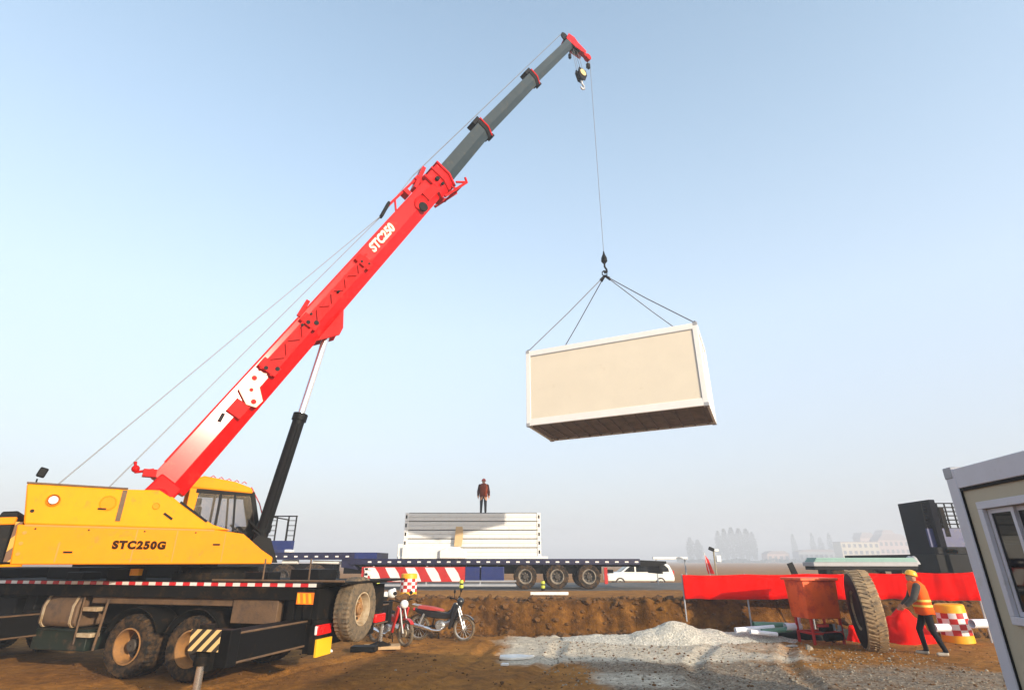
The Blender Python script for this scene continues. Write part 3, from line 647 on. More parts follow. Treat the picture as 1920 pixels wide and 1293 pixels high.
# cylinder lug under boom
def onb(t,b): return along(t,0,b)
tp=(ct-B3[0]).dot(d0)
for y in(-.24,.19):
    m=MB(); q=[onb(tp-.62,-.33),onb(tp+.55,-.33),onb(tp+.12,-.62),onb(tp-.1,-.66)]
    q=[(v.x,v.z) for v in q]; m.prism(q,BY+y,BY+y+.05,'y'); m.build('cylinder_lug',red2,crane,XS,bevel=.01)
# boom head
d3=(B3[4]-B3[3]).normalized(); u3=Vector((-d3.z,0,d3.x)); T=B3[4]
m=MB()
for y in(-.2,.16):
    q=[T-d3*.3+u3*.26,T+d3*.12+u3*.34,T+d3*.3+u3*.05,T+d3*.25-u3*.2,T+d3*.35-u3*.75,T+d3*.15-u3*.8,T-d3*.15-u3*.3]
    m.prism([(v.x,v.z) for v in q],BY+y,BY+y+.04,'y')
m.build('boom_head',red,crane,XS,bevel=.008)
m=MB(); 
m.lathe([(.2,-.16),(.2,.16)],T+d3*.1+u3*.12+Vector((0,0,0)),(0,1,0),24); m.build('head_block',boomgrey,crane,XS)
m=MB(); m.lathe([(.2,-.03),(.15,0),(.2,.03)],T+d3*.0+u3*.38,(0,1,0),24); m.build('head_sheave',black,crane,XS)
m=MB()
for y in(-.1,0,.1): m.lathe([(.22,-.03),(.17,0),(.22,.03)],T+d3*.12-u3*.34+Vector((0,y,0)),(0,1,0),24)
m.build('head_sheave',black,crane,XS)
auxs=11.60
m=MB(); za=T.z-.05
m.beam((T.x+.2,BY,za+.02),(auxs-.1,BY,za-.12),.16,.2); m.cyl((auxs-.12,BY-.1,za-.12),(auxs-.12,BY+.1,za-.12),.16,20); m.build('auxiliary_nose',red2,crane,XS,bevel=.01)
# ropes
RR=.0115
def rp(a,b,r=RR,name='hoist_rope',n=1):
    m=MB(); m.tube([a,b],r,6); return m.build(name,ropem,crane,XS)
g1=along(Lb-2.9,-.1,.56)
w1=Vector((-2.95,BY,3.2)); w2=Vector((-2.2,BY+.12,3.2))
rp(w1,g1); rp(w2,g1+Vector((0,.1,0)))
hd=T+u3*.56
m=MB(); m.tube([g1,along(Lb-1,-.1,.7),hd],RR,6); m.tube([g1+Vector((0,.1,0)),along(Lb-1,0,.7),hd+Vector((0,.1,0))],RR*.8,6); m.build('hoist_rope',ropem,crane,XS)
# sling point
slx,sly=O[0]+auxs*cos(YS)-BY*sin(YS), O[1]+auxs*sin(YS)+BY*cos(YS)
HKZ=12.28
rp(Vector((auxs+.03,BY,za-.1)),Vector((auxs+.03,BY,HKZ+.75)))
# small ball hook (child of crane)
m=MB(); hc=Vector((auxs+.03,BY,0))
m.tube([hc+Vector((0,0,HKZ+1.0)),hc+Vector((0,0,HKZ+.85)),hc+Vector((0,0,HKZ+.7)),hc+Vector((0,0,HKZ+.55)),hc+Vector((0,0,HKZ+.45))],[.02,.05,.11,.12,.05],16)
m.tube([hc+Vector((0,0,HKZ+.5)),hc+Vector((0,0,HKZ+.3)),hc+Vector((.09,0,HKZ+.22)),hc+Vector((.1,0,HKZ+.12)),hc+Vector((0,0,HKZ+.04)),hc+Vector((-.1,0,HKZ+.1))],[.035,.04,.04,.045,.045,.02],10)
m.build('ball_hook',black,crane,XS)
# main hook block close under head
hb=S(1092,145,BY); hbz=hb[1]; hx=S(1090,150,BY)[0]
m=MB(); m.prism([(hx-.2,hbz+.35),(hx+.2,hbz+.35),(hx+.26,hbz+.1),(hx+.12,hbz-.28),(hx-.12,hbz-.28),(hx-.26,hbz+.1)],BY-.12,BY-.09,'y',0); m.prism([(hx-.2,hbz+.35),(hx+.2,hbz+.35),(hx+.26,hbz+.1),(hx+.12,hbz-.28),(hx-.12,hbz-.28),(hx-.26,hbz+.1)],BY+.09,BY+.12,'y',0)
for y in(-.05,.05): m.lathe([(.21,-.03),(.15,0),(.21,.03)],(hx,BY+y,hbz+.12),(0,1,0),24,0)
hk=m.build('hook_block',black,crane,XS)
m=MB(); m.cyl((hx,BY-.125,hbz+.12),(hx,BY-.15,hbz+.12),.17,20); m.build('block_cover',brass,hk,XS)
m=MB(); m.tube([(hx,BY,hbz-.25),(hx+.03,BY,hbz-.42),(hx+.14,BY,hbz-.52),(hx+.14,BY,hbz-.66),(hx+.02,BY,hbz-.74),(hx-.08,BY,hbz-.66)],[.05,.05,.05,.055,.05,.02],10); m.build('hook',alu,hk,XS)
m=MB()
for dx,y in((-.19,-.05),(.19,-.05),(-.17,.05),(.17,.05)): m.tube([(hx+dx,BY+y,hbz+.12),(T.x+.25+dx*.6,BY+y,T.z-.25)],RR*.8,6)
m.build('hoist_rope',ropem,crane,XS)
m=MB(); m.tube([(hx+.5,BY,za-.2),(hx+.5,BY,za-.5)],.008); m.box(hx+.42,hx+.58,BY-.06,BY+.06,za-.75,za-.5); m.tube([(T.x-.05,BY,T.z-.3),(T.x-.05,BY,T.z-.7)],.02); m.box(T.x-.1,T.x,BY-.05,BY+.05,T.z-.95,T.z-.7); m.build('limit_switch',darksteel,crane,XS)
# boards under the float pads
def cw_(x,y): # crane local -> world
    v=Matrix.Rotation(YC,4,'Z')@Vector((x,y,0)); return Vector((O[0]+v.x,O[1]+v.y,0))
p=cw_(-2.18,-3.06)
b=MB().box(-.42,.42,-.25,.25,-.02,.045).build('wooden_board',wood,bevel=.008); b.location=(p.x+.05,p.y,gz(p.x,p.y)+.03); b.rotation_euler=(0,0,.2); tag(b,'pale wooden board under the far outrigger foot','board')
p=cw_(-2.6,3.06)
b=MB().box(-.35,.35,-.25,.25,-.02,.045).build('wooden_board',wood,bevel=.008); b.location=(p.x,p.y,gz(p.x,p.y)); b.rotation_euler=(0,0,-.1); tag(b,'wooden board under the striped near outrigger foot','board')
p=W(683,1217,13.9); b=MB().box(-.28,.28,-.16,.16,-.02,.09).build('timber_block',black,bevel=.01); b.location=(p.x,p.y,gz(p.x,p.y)+.02); tag(b,'dark timber block on the ground beside the far outrigger foot','timber block')
# ================================================================== HANGING CONTAINER
HL,HW,HH=6.055,2.435,2.80
def container(name,label,pos,rot,side_mat,frame_mat,end_mat):
    t=thing(name,label,'container house',pos,0,rot=rot)
    b,p_=.24,.17
    m=MB(); 
    m.box(p_,HL-p_,0,.08,0,b); m.box(p_,HL-p_,HW-.08,HW,0,b); m.box(0,.08,p_,HW-p_,0,b); m.box(HL-.08,HL,p_,HW-p_,0,b)
    m.build('floor_frame',frame_mat,t,bevel=.008)
    m=MB(); h0=HH-.2
    m.box(p_,HL-p_,0,.08,h0,HH); m.box(p_,HL-p_,HW-.08,HW,h0,HH); m.box(0,.08,p_,HW-p_,h0,HH); m.box(HL-.08,HL,p_,HW-p_,h0,HH); m.box(.08,HL-.08,.08,HW-.08,HH-.06,HH-.02)
    m.build('roof_frame',frame_mat,t,bevel=.008)
    for x in(0,HL-p_):
        for y in(0,HW-p_):
            m=MB(); m.box(x,x+p_,y,y+p_,-.005,HH+.005); cp=m.build('corner_post',frame_mat,t,bevel=.012)
    for x in(0,HL-.13):
        for y in(0,HW-.13):
            for z in(-.02,HH-.09): MB().box(x-.006,x+.136,y-.006,y+.136,z,z+.12).build('corner_fitting',greyedge,t,bevel=.01)
    return t
hc_=container('container_house','cream and white container house hanging in the air from the crane',(.50,18.52,6.26),(-.033,-.013,-.424),cream,whiteclean,white)
def panels(t,y,out,mt,x0=.17,x1=HL-.17,name='wall_panel'):
    m=MB(); m.box(x0,x1,min(y,y+out),max(y,y+out),.24,HH-.2); return m.build(name,mt,t)
panels(hc_,.028,.05,cream); panels(hc_,HW-.078,.05,cream)
m=MB(); m.box(HL-.078,HL-.028,.17,HW-.17,.24,HH-.2); ep=m.build('end_panel',whiteclean,hc_)
m=MB(); m.box(HL-.028,HL-.016,1.0,1.03,1.7,2.3); m.box(HL-.03,HL-.02,1.35,1.37,.3,HH-.25); m.box(HL-.03,HL-.02,.6,.62,.3,HH-.25); m.build('end_panel_joint',greyedge,ep)
m=MB(); m.box(.028,.078,.17,HW-.17,.24,HH-.2); m.build('end_panel',whiteclean,hc_)
m=MB(); m.box(.09,HL-.09,.09,HW-.09,.05,.09); fl_=m.build('floor_board',underb,hc_)
m=MB()
for k in range(14): x=.3+k*.42; m.box(x,x+.05,.085,HW-.085,.004,.05)
m.build('floor_joist',underb,fl_)
m=MB(); m.box(.17,HL-.17,.012,.028,HH-.225,HH-.2); m.box(HL-.185,HL-.17,.012,.028,.24,HH-.225); m.box(.17,.18,.014,.028,.24,HH-.225); m.build('panel_gap',greyedge,hc_)
# sling
MC=Matrix.Translation((.50,18.52,6.26))@(Matrix.Rotation(-.424,4,'Z')@Matrix.Rotation(-.013,4,'Y')@Matrix.Rotation(-.033,4,'X'))
sl=thing('lifting_sling','four grey wire cables spreading from the ball hook to the hanging container','sling',(slx,sly,HKZ))
m=MB(); m.tube([(.0,0,.12),(.09,0,.06),(.09,0,-.06),(0,0,-.12),(-.09,0,-.06),(-.09,0,.06),(0,0,.12)],.022,8); m.build('master_ring',black,sl)
for x,y in((.07,.07),(HL-.07,.07),(.07,HW-.07),(HL-.07,HW-.07)):
    e=MC@Vector((x,y,HH+.03))-Vector((slx,sly,HKZ)); s0=Vector((0,0,-.1)); dd=e-s0
    m=MB(); m.tube([s0,s0+dd*.06],.045,8,1); m.tube([s0+dd*.05,s0+dd*.5+Vector((0,0,-.04)),s0+dd*.99],.019,8,0); m.ball(e,(.05,.05,.06),1); m.build('sling_cable',[slingm,black],sl)
# ================================================================== NEAR CONTAINER HOUSE (right)
HP=(4.70,5.99); HYAW=atan2(-.986,-.167)      # local x runs from the far corner towards the viewer, y = left normal -> +X side? 
c_,s_=cos(HYAW),sin(HYAW)
# local +y = (-s,c) = (.986,-.167): into the building
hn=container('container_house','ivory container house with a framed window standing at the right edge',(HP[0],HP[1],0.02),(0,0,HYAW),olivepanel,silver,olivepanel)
def HW_(px,py): return hit(px,py,HP,HYAW,.0)
wx0=HW_(1845,960)[0]; wz1=HW_(1850,957)[1]; wz0=HW_(1905,1160)[1]
xm=HW_(1898,980)[0]; ww=max(.7,2*(xm-wx0)); print('ww',ww)
print('window',wx0,wz0,wz1)
m=MB(); Z0,Z1=.24,HH-.2
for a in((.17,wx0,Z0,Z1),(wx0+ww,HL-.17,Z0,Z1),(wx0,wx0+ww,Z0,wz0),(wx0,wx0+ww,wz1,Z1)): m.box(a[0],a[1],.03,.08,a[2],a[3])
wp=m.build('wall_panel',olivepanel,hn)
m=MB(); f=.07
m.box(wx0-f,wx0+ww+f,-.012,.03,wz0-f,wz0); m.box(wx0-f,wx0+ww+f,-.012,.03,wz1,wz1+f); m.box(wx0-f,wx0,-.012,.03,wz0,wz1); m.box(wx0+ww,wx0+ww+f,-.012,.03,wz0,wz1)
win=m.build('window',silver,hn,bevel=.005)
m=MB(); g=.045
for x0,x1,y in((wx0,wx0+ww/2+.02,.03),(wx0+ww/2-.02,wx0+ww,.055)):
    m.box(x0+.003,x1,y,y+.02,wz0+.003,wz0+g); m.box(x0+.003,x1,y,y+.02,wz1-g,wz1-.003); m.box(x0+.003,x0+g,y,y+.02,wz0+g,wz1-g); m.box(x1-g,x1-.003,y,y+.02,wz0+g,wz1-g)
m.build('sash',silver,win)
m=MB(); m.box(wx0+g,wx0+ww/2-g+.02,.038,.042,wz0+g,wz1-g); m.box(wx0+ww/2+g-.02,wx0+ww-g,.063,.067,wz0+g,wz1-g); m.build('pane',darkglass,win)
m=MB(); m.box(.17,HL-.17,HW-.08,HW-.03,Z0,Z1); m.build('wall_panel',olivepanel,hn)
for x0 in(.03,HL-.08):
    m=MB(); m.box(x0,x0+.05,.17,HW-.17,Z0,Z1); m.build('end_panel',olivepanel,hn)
m=MB(); m.box(.17,HL-.17,.012,.03,HH-.23,HH-.2); m.box(.17,.185,.014,.03,.24,HH-.23); m.build('panel_gap',black,hn)
m=MB(); m.box(.09,HL-.09,.09,HW-.09,.1,.14); m.build('floor_board',underb,hn)
# another container house, unseen, added outside the frame to shade the foreground
for k,(dx,lab) in enumerate(((2.75,'added unseen container house beyond the one at the right edge, shading the foreground'),)):
    c2=copy_tree(hn); c2['label']=lab
    c2.location=(HP[0]+.986*dx,HP[1]-.167*dx,.02)
# ================================================================== LOW-BED TRAILER + FLAT PACKS
TD=26.0
def X_(px,py=1050,D=TD): return W(px,py,D).x
def Z_(py,px=960,D=TD): return W(px,py,D).z
xl,xr=X_(508),X_(1200)
tr=thing('flatbed_trailer','long navy low flatbed trailer with red and white side guard','trailer',((xl+xr)/2,TD,.742))
cx=(xl+xr)/2
def lx_(px,py=1050): return X_(px,py)-cx
zt=Z_(1047)-.742; z1=Z_(1059)-.742; z2=Z_(1035)-.742
m=MB(); m.box(lx_(655),lx_(1200),0,2.5,zt-.24,zt); m.build('lower_deck',navy,tr,bevel=.01)
for k in range(9):
    pass
m=MB()
for y in(.5,1.9): m.box(lx_(640),lx_(1130),y,y+.12,zt-.62,zt-.24); m.box(lx_(1130),lx_(1236),y,y+.12,zt-.33,zt-.24)
for px in range(660,1190,30): m.box(lx_(px),lx_(px)+.08,.05,2.4,zt-.32,zt-.26)
m.build('trailer_frame',black,tr)
m=MB(); m.box(lx_(505),lx_(705),.0,2.5,z2-.30,z2); m.prism([(lx_(640),z2-.3),(lx_(655),z2-.3),(lx_(672),zt-.45),(lx_(640),zt-.35)],.05,2.45,'y'); gd=m.build('gooseneck_deck',navy,tr,bevel=.01)
m=MB(); m.box(lx_(664),lx_(706),-.012,0,zt+.005,z2-.01); m.build('blue_panel',blue,gd)
m=MB(); m.prism([(lx_(1200),zt-.05),(lx_(1250),zt-.10),(lx_(1250),zt-.2),(lx_(1241),zt-.3),(lx_(1242),zt-.62),(lx_(1236),zt-.62),(lx_(1236),zt-.30),(lx_(1200),zt-.34)],.1,2.4,'y'); m.build('tail_ramp',black,tr)
m=MB()
for k in range(28):
    x=lx_(690)+k*(lx_(1190)-lx_(690))/27; m.box(x,x+.16,-.008,0,zt-.16,zt-.10)
m.box(lx_(690),lx_(1190),-.004,.0,zt-.165,zt-.095,1)
m.build('reflective_tape',[tapewhite,navy],tr)
m=MB(); m.box(lx_(512),lx_(655),-.004,0,z2-.205,z2-.135,1)
for k in range(8): x=lx_(512)+k*.46; m.box(x,x+.15,-.008,-.001,z2-.2,z2-.14)
m.build('reflective_tape',[tapewhite,navy],tr)
# headboard
m=MB(); hx0,hx1=lx_(497,1000),lx_(553,1000); hz=Z_(966)-.742; hb0=Z_(1013)-.742
m.box(hx0,hx1,-.0,.08,z2+.12,hb0,1)
m.box(hx0+.1,hx0+.5,-.02,.06,z2,z2+.12,1)
for x in(hx0,hx0+.42,hx0+.95,hx1-.06): m.box(x,x+.05,.0,.06,hb0,hz)
m.box(hx0,hx1,0,.06,hz-.05,hz)
for x0_,x1_ in((hx0,hx0+.42),(hx0+1.0,hx1)):
    for k in range(1,5): z=hb0+(hz-hb0)*k/5; m.box(x0_,x1_,.01,.04,z-.015,z+.015)
m.box(hx0,hx0+.08,.08,2.4,z2,z2+.4,1); m.box(hx0,hx0+.05,2.35,2.4,z2,hz); m.box(hx0,hx0+.05,.06,2.4,hz-.05,hz)
m.build('headboard',[darksteel,blue],tr)
m=MB(); m.box(hx0-.05,hx0+.35,-.05,.3,z2,z2+.14); m.box(hx1-.35,hx1-.03,-.05,.3,z2,z2+.12); m.build('white_chock',white,tr,bevel=.02)
# side guard red / white
m=MB(); g0,g1=lx_(678,1075),lx_(872,1075); zg0,zg1=Z_(1090)-.742,Z_(1062)-.742
m.box(g0,g1,-.03,.0,zg0,zg1,0); w_=(g1-g0)/5.2
for k in range(5):
    x=g0+.15+k*w_; m.prism([(x,zg1-.03),(x+.42,zg1-.03),(x+.6,zg0+.35),(x+.75,zg0+.02),(x+.35,zg0+.02),(x+.1,zg0+.4)],-.036,-.031,'y',1)
m.build('side_guard',[redpaint,tapewhite],tr)
m=MB(); m.box(lx_(872,1075),lx_(945,1075),0,.6,Z_(1090)-.742,Z_(1062)-.742); m.build('tool_box',blue,tr,bevel=.02)
m=MB(); m.tube([(lx_(640,1097),.02,Z_(1097)-.742),(lx_(968,1097),.02,Z_(1097)-.742)],.06,8); m.tube([(lx_(640,1097),.02,Z_(1090)-.72),(lx_(968,1097),.02,Z_(1090)-.72)],.04,8); 
for px in(700,800,900): m.box(lx_(px),lx_(px)+.06,.0,.1,Z_(1097)-.742,zt-.3)
m.build('guard_rail',greyedge,tr)
for px in(985,1045,1105):
    for y,sy in((.22,-1),(2.28,1)): wheel(tr,(lx_(px,1083),y,.52),(0,sy,0),.52,.36,.30,rubber,rimring,lugs=26,dish=.12)
m=MB(); m.box(lx_(683,1090),lx_(689,1090),-.1,.0,Z_(1100)-.742,Z_(1064)-.742); 
for py in(1066,1076,1089): m.box(lx_(684,py),lx_(697,py),-.1,0,Z_(py)-.742-.05,Z_(py)-.742+.05)
m.build('ladder',tapewhite,tr)
m=MB(); m.box(lx_(1133,1080),lx_(1139,1080),-.06,.04,Z_(1094)-.742,Z_(1063)-.742,0); m.box(lx_(1138,1070),lx_(1150,1070),0,.08,Z_(1074)-.742,Z_(1067)-.742,1); m.build('tail_marker',[redpaint,black],tr)
m=MB(); m.tube([(lx_(525,1052),.3,Z_(1053)-.742),(lx_(555,1052),.3,Z_(1053)-.742)],.09); m.tube([(lx_(583,1052),.3,Z_(1053)-.742),(lx_(650,1054),.3,Z_(1055)-.742)],.07); m.build('air_tank',white,tr)
# tractor unit
ta=thing('tractor_unit','dark blue tractor unit coupled under the front of the long trailer, behind the crane','truck',(X_(440),TD,.742))
m=MB(); m.box(-4.6,4.2,.7,.85,.75,1.05); m.box(-4.6,4.2,1.6,1.75,.75,1.05); m.box(0.2,1.4,.3,2.2,.55,.9); m.build('chassis_frame',black,ta)
m=MB(); m.prism([(-4.9,.55),(-2.6,.55),(-2.6,2.9),(-3.0,3.0),(-4.5,2.7),(-4.85,1.6)],.05,2.45,'y'); tc_=m.build('cab',blue,ta,bevel=.08)
m=MB(); m.prism([(-4.6,1.65),(-3.3,1.65),(-3.3,2.45),(-4.35,2.45)],.03,.05,'y'); m.build('cab_window',darkglass,tc_)
for x in(-3.9,2.2,3.55):
    for y,sy in((.22,-1),(2.28,1)): wheel(ta,(x,y,.52),(0,sy,0),.52,.4,.30,rubber,rimdk,lugs=26,dish=.14)
# flat packs
fx0,fx1=X_(757,1000),X_(1014,1000); fz0=Z_(1047)+.10; fz1=Z_(960)
hh=(fz1-fz0)/5
labs=['bottom white flat-pack container module on the trailer deck','second white flat-pack module up, just above the bottom one','middle white flat-pack module of the stack of five','fourth white flat-pack module, just under the topmost one','topmost white flat-pack module, with the worker standing on it']
for k in range(5):
    t=thing('flat_pack_module',labs[k],'flat-pack module',((fx0+fx1)/2,TD+.08,fz0+k*hh),0,'white flat-pack modules stacked on the trailer')
    L2=(fx1-fx0)/2; j=random.uniform(-.02,.02)
    m=MB(); m.box(-L2+.05+j,L2-.05+j,.03,2.38,.008,hh*.46); m.box(-L2+.05+j,L2-.05+j,.03,2.38,hh*.49,hh-.03); m.box(-L2+.15,L2-.15,.06,2.3,hh*.43,hh*.51); m.build('frame_tray',white,t,bevel=.008)
    m=MB()
    for x in(-L2,L2-.16):
        for y in(0,2.26): MB().box(x,x+.16,y,y+.16,0,hh-.012).build('corner_block',whiteclean,t,bevel=.01)
    m=MB()
    for x in(-L2+.03,L2-.11): m.box(x,x+.07,-.004,.002,hh*.3,hh*.7)
    m.build('lifting_slot',darksteel,t)
    MB().box(-L2+.17,L2-.17,.05,.07,hh-.03,hh-.004).build('gap_shadow_strip',darksteel,t)  # dark strip paints the shadow in the gap between stacked modules
b=MB().box(-(fx1-fx0)/2-.2,(fx1-fx0)/2+.3,0,2.4,0,.10).build('pallet_skid',white,bevel=.01); b.location=((fx0+fx1)/2,TD+.05,Z_(1047)+.001); tag(b,'white skid board between trailer deck and flat-pack stack','skid')
b=MB().prism([(0,0),(2.7,0),(2.7,.30),(2.25,.34),(2.2,.52),(0,.5)],-.06,0,'y').build('wrapped_panel',white,bevel=.01); b.location=(fx0+.0,TD+.0,Z_(1047)+.004); tag(b,'white wrapped panel leaning on the lower left of the flat-pack stack','panel')
b=MB().box(0,.36,-.3,.0,0,.62).build('white_crate',white,bevel=.02); b.location=(X_(744,1035),TD+.4,Z_(1047)+.002); tag(b,'small white crate at the left end of the flat-pack stack','crate')
b=MB().prism([(0,0),(.34,0),(.40,.5),(.36,.85),(.06,.85),(.02,.4)],-.05,-.01,'y').build('cardboard_sheet',tan,bevel=.01); b.location=(X_(852,1010),TD-.05,Z_(1024)); tag(b,'tan cardboard sheet hanging on the front of the flat-pack stack','cardboard')
b=MB()
b=b.prism([(-.6,0),(.6,0),(.62,.3),(.3,.48),(-.2,.52),(-.6,.35)],-.12,.0,'y').build('white_sack',white,bevel=.05); b.location=(X_(850,1035),TD-.1,Z_(1047)+.0); tag(b,'white sack on the deck edge below the cardboard sheet','sack')
# ================================================================== PEOPLE
def person(label,pos,rotz,J,outfit,voxel=.011,scale=1.0,bulk=1.0):
    """J: joints dict in local coords (x right, -y front), metres"""
    t=thing('person',label,'person',pos,rotz)
    m=MB()
    def cap(a,b,r0,r1): 
        a,b=Vector(a),Vector(b); m.tube([a,b],[r0,r1],14); m.ball(a,r0,0,12); m.ball(b,r1,0,12)
    def ch(names,rs):
        for i in range(len(names)-1): cap(J[names[i]],J[names[i+1]],rs[i],rs[i+1])
    pel,chest,neck,head=Vector(J['pelvis']),Vector(J['chest']),Vector(J['neck']),Vector(J['head'])
    m.ball(pel,(.165,.115,.13)); m.ball(chest,(.185,.125,.17)); m.ball((pel+chest)/2,(.155,.11,.16)); cap(pel,chest,.12,.13); m.ball(chest*.35+neck*.65,(.16,.09,.09))
    cap(neck,head,.055,.055)
    hr=J.get('headrot',Matrix.Identity(3))
    m.ball(head,(.075,.095,.115),0,16,hr); m.ball(head+hr@Vector((0,-.03,-.06)),(.055,.062,.06),0,14,hr)
    m.ball(head+hr@Vector((0,-.098,-.02)),(.014,.022,.026),0,8,hr); m.ball(head+hr@Vector((0,-.085,-.066)),(.026,.014,.012),0,8,hr)
    for sx in(-1,1): m.ball(head+hr@Vector((sx*.077,.005,-.015)),(.012,.02,.032),0,8,hr)
    for sd in('l','r'):
        ch([sd+'sh',sd+'el',sd+'wr'],[.066*bulk,.056*bulk,.042*bulk]); ch([sd+'hip',sd+'kn',sd+'an'],[.092,.066,.048]); cap(chest*.4+neck*.6,J[sd+'sh'],.07,.062)
        wr=Vector(J[sd+'wr']); d=(wr-Vector(J[sd+'el'])).normalized(); s=1 if sd=='r' else -1
        side_=Vector((0,-1,0)); side_=(side_-d*side_.dot(d)).normalized(); nrm=d.cross(side_)
        pc=wr+d*.06
        m.tube([wr,wr+d*.03,pc+d*.035],[.026,.032,.036],10); 
        for k in range(4):
            b0=pc+d*.03+side_*(.027-.018*k); ln=(.075,.083,.078,.062)[k]; m.tube([b0,b0+d*ln*.5+nrm*s*.008,b0+d*ln*.95+nrm*s*.03],[.0105,.0095,.008],8)
        b0=wr+d*.025+side_*.028; m.tube([b0,b0+d*.03+side_*.022,b0+d*.06+side_*.026],[.013,.011,.009],8)
        an=Vector(J[sd+'an']); to=Vector(J[sd+'toe']); cap(an,an*.75+to*.25+Vector((0,0,-.03)),.05,.042); cap(an+Vector((0,0,-.045)),to,.045,.038)
    bm=m.bm; me=bpy.data.meshes.new('tmp'); bm.to_mesh(me); bm.free()
    o=bpy.data.objects.new('body',me); COL.objects.link(o)
    md=o.modifiers.new('r','REMESH'); md.mode='VOXEL'; md.voxel_size=voxel
    sm_=o.modifiers.new('s','SMOOTH'); sm_.iterations=2; sm_.factor=.5
    dg=bpy.context.evaluated_depsgraph_get(); me2=bpy.data.meshes.new_from_object(o.evaluated_get(dg)); o.data=me2; o.modifiers.clear(); me2.name='body'
    me2.materials.clear()
    for mm in outfit['mats']: me2.materials.append(mm)      # skin, trousers, jacket, shoes
    segs=[]
    for p_ in me2.polygons:
        c=p_.center; i=2
        if (c-head).length<.16 and c.z>neck.z+.01: i=0
        elif min((c-Vector(J['lwr'])).dot((Vector(J['lwr'])-Vector(J['lel'])).normalized()) if (c-Vector(J['lwr'])).length<.24 else -1,9)>.0: i=0
        elif ((c-Vector(J['rwr'])).dot((Vector(J['rwr'])-Vector(J['rel'])).normalized()) if (c-Vector(J['rwr'])).length<.24 else -1)>.0: i=0
        elif c.z<pel.z+.0:
            i=1
            for sd in('l','r'):
                for e in ('el','wr'):
                    if (c-Vector(J[sd+e])).length<.17 and abs(c.x-pel.x)>.17 and e=='wr': i=2
            if min((c-Vector(J['lan'])).length,(c-Vector(J['ran'])).length)<.30 and (c.z<min(J['lan'][2],J['ran'][2])-.015 or any(c.z<J[s+'an'][2]-.015 and (c-Vector(J[s+'an'])).length<.3 for s in'lr')): i=3
        p_.material_index=i
    me2.shade_smooth(); o.parent=t
    # eyes
    m=MB()
    for sx in(-1,1): m.ball(head+hr@Vector((sx*.03,-.088,.012)),(.012,.008,.008),0,8,hr)
    m.build('eyes',black,t)
    # vest
    m=MB(); rings=[]; N_=28
    up=(neck-pel).normalized()
    for f_,rx,ry in outfit['vest']:
        c=pel+(neck-pel)*f_; rings.append([c+Vector((rx*cos(2*pi*k/N_),ry*sin(2*pi*k/N_),.012*sin(2*pi*k/N_*3))) for k in range(N_)])
    m.ringtube(rings,0,cap=False); v=m.build('safety_vest',outfit['vestmat'],t); so=v.modifiers.new('s','SOLIDIFY'); so.thickness=.008; so.offset=1
    m=MB()
    for f_ in outfit['bands']:
        for q in range(len(outfit['vest'])-1):
            a,b=outfit['vest'][q],outfit['vest'][q+1]
            if a[0]<=f_<=b[0]:
                w=(f_-a[0])/(b[0]-a[0]); rx,ry=a[1]+(b[1]-a[1])*w+.013,a[2]+(b[2]-a[2])*w+.013
        rr=[]
        for dz in(-.022,.022):
            c=pel+(neck-pel)*f_+up*dz; rr.append([c+Vector((rx*cos(2*pi*k/N_),ry*sin(2*pi*k/N_),0)) for k in range(N_)])
        m.ringtube(rr,0,cap=False)
    if outfit['bands']: m.build('reflective_band',reflyellow,t,recalc=True)
    # helmet
    m=MB(); hm=Matrix.Translation(head+hr@Vector((0,.0,.035)))@hr.to_4x4()
    prof=[(.112,0),(.110,.03),(.098,.065),(.07,.095),(.035,.11),(.004,.113)]
    ring=[]
    for r,z in prof: ring.append([hm@Vector((r*.92*cos(2*pi*k/24),r*1.08*sin(2*pi*k/24),z)) for k in range(24)])
    m.ringtube(ring,0,cap=True)
    brim=[]
    for z in(0,-.01): brim.append([hm@Vector((.118*cos(2*pi*k/24),.125*sin(2*pi*k/24)-(.045 if sin(2*pi*k/24)<-.3 else 0),z)) for k in range(24)])
    m.ringtube(brim,0,cap=True); m.beam(hm@Vector((0,-.09,.075)),hm@Vector((0,.09,.085)),.03,.03,(0,0,1)); m.build('hard_hat',outfit['hat'],t)
    return t
vestprof=[(-.12,.185,.135),(.1,.18,.132),(.4,.185,.14),(.7,.205,.15),(.9,.20,.135),(1.0,.14,.10),(1.07,.085,.08)]
# worker on the stack, facing viewer
J=dict(pelvis=(0,0,.93),chest=(0,0,1.27),neck=(0,0,1.47),head=(0,-.01,1.60),
 lsh=(-.18,0,1.40),lel=(-.25,.02,1.12),lwr=(-.26,-.06,.90),rsh=(.18,0,1.40),rel=(.25,.02,1.12),rwr=(.26,-.06,.90),
 lhip=(-.09,0,.90),lkn=(-.10,-.01,.50),lan=(-.11,.02,.09),ltoe=(-.13,-.15,.04),rhip=(.09,0,.90),rkn=(.10,-.01,.50),ran=(.11,.02,.09),rtoe=(.13,-.15,.04))
p=W(906,958,27.3)
person('worker in dark red jacket and dull orange vest standing on top of the stack',(p.x,27.3,fz1-.045+.004),radians(6),J,dict(mats=[skin,darkcloth,brownjacket,darkcloth],vest=vestprof,bands=[],vestmat=vest2,hat=helmetr),bulk=1.25)
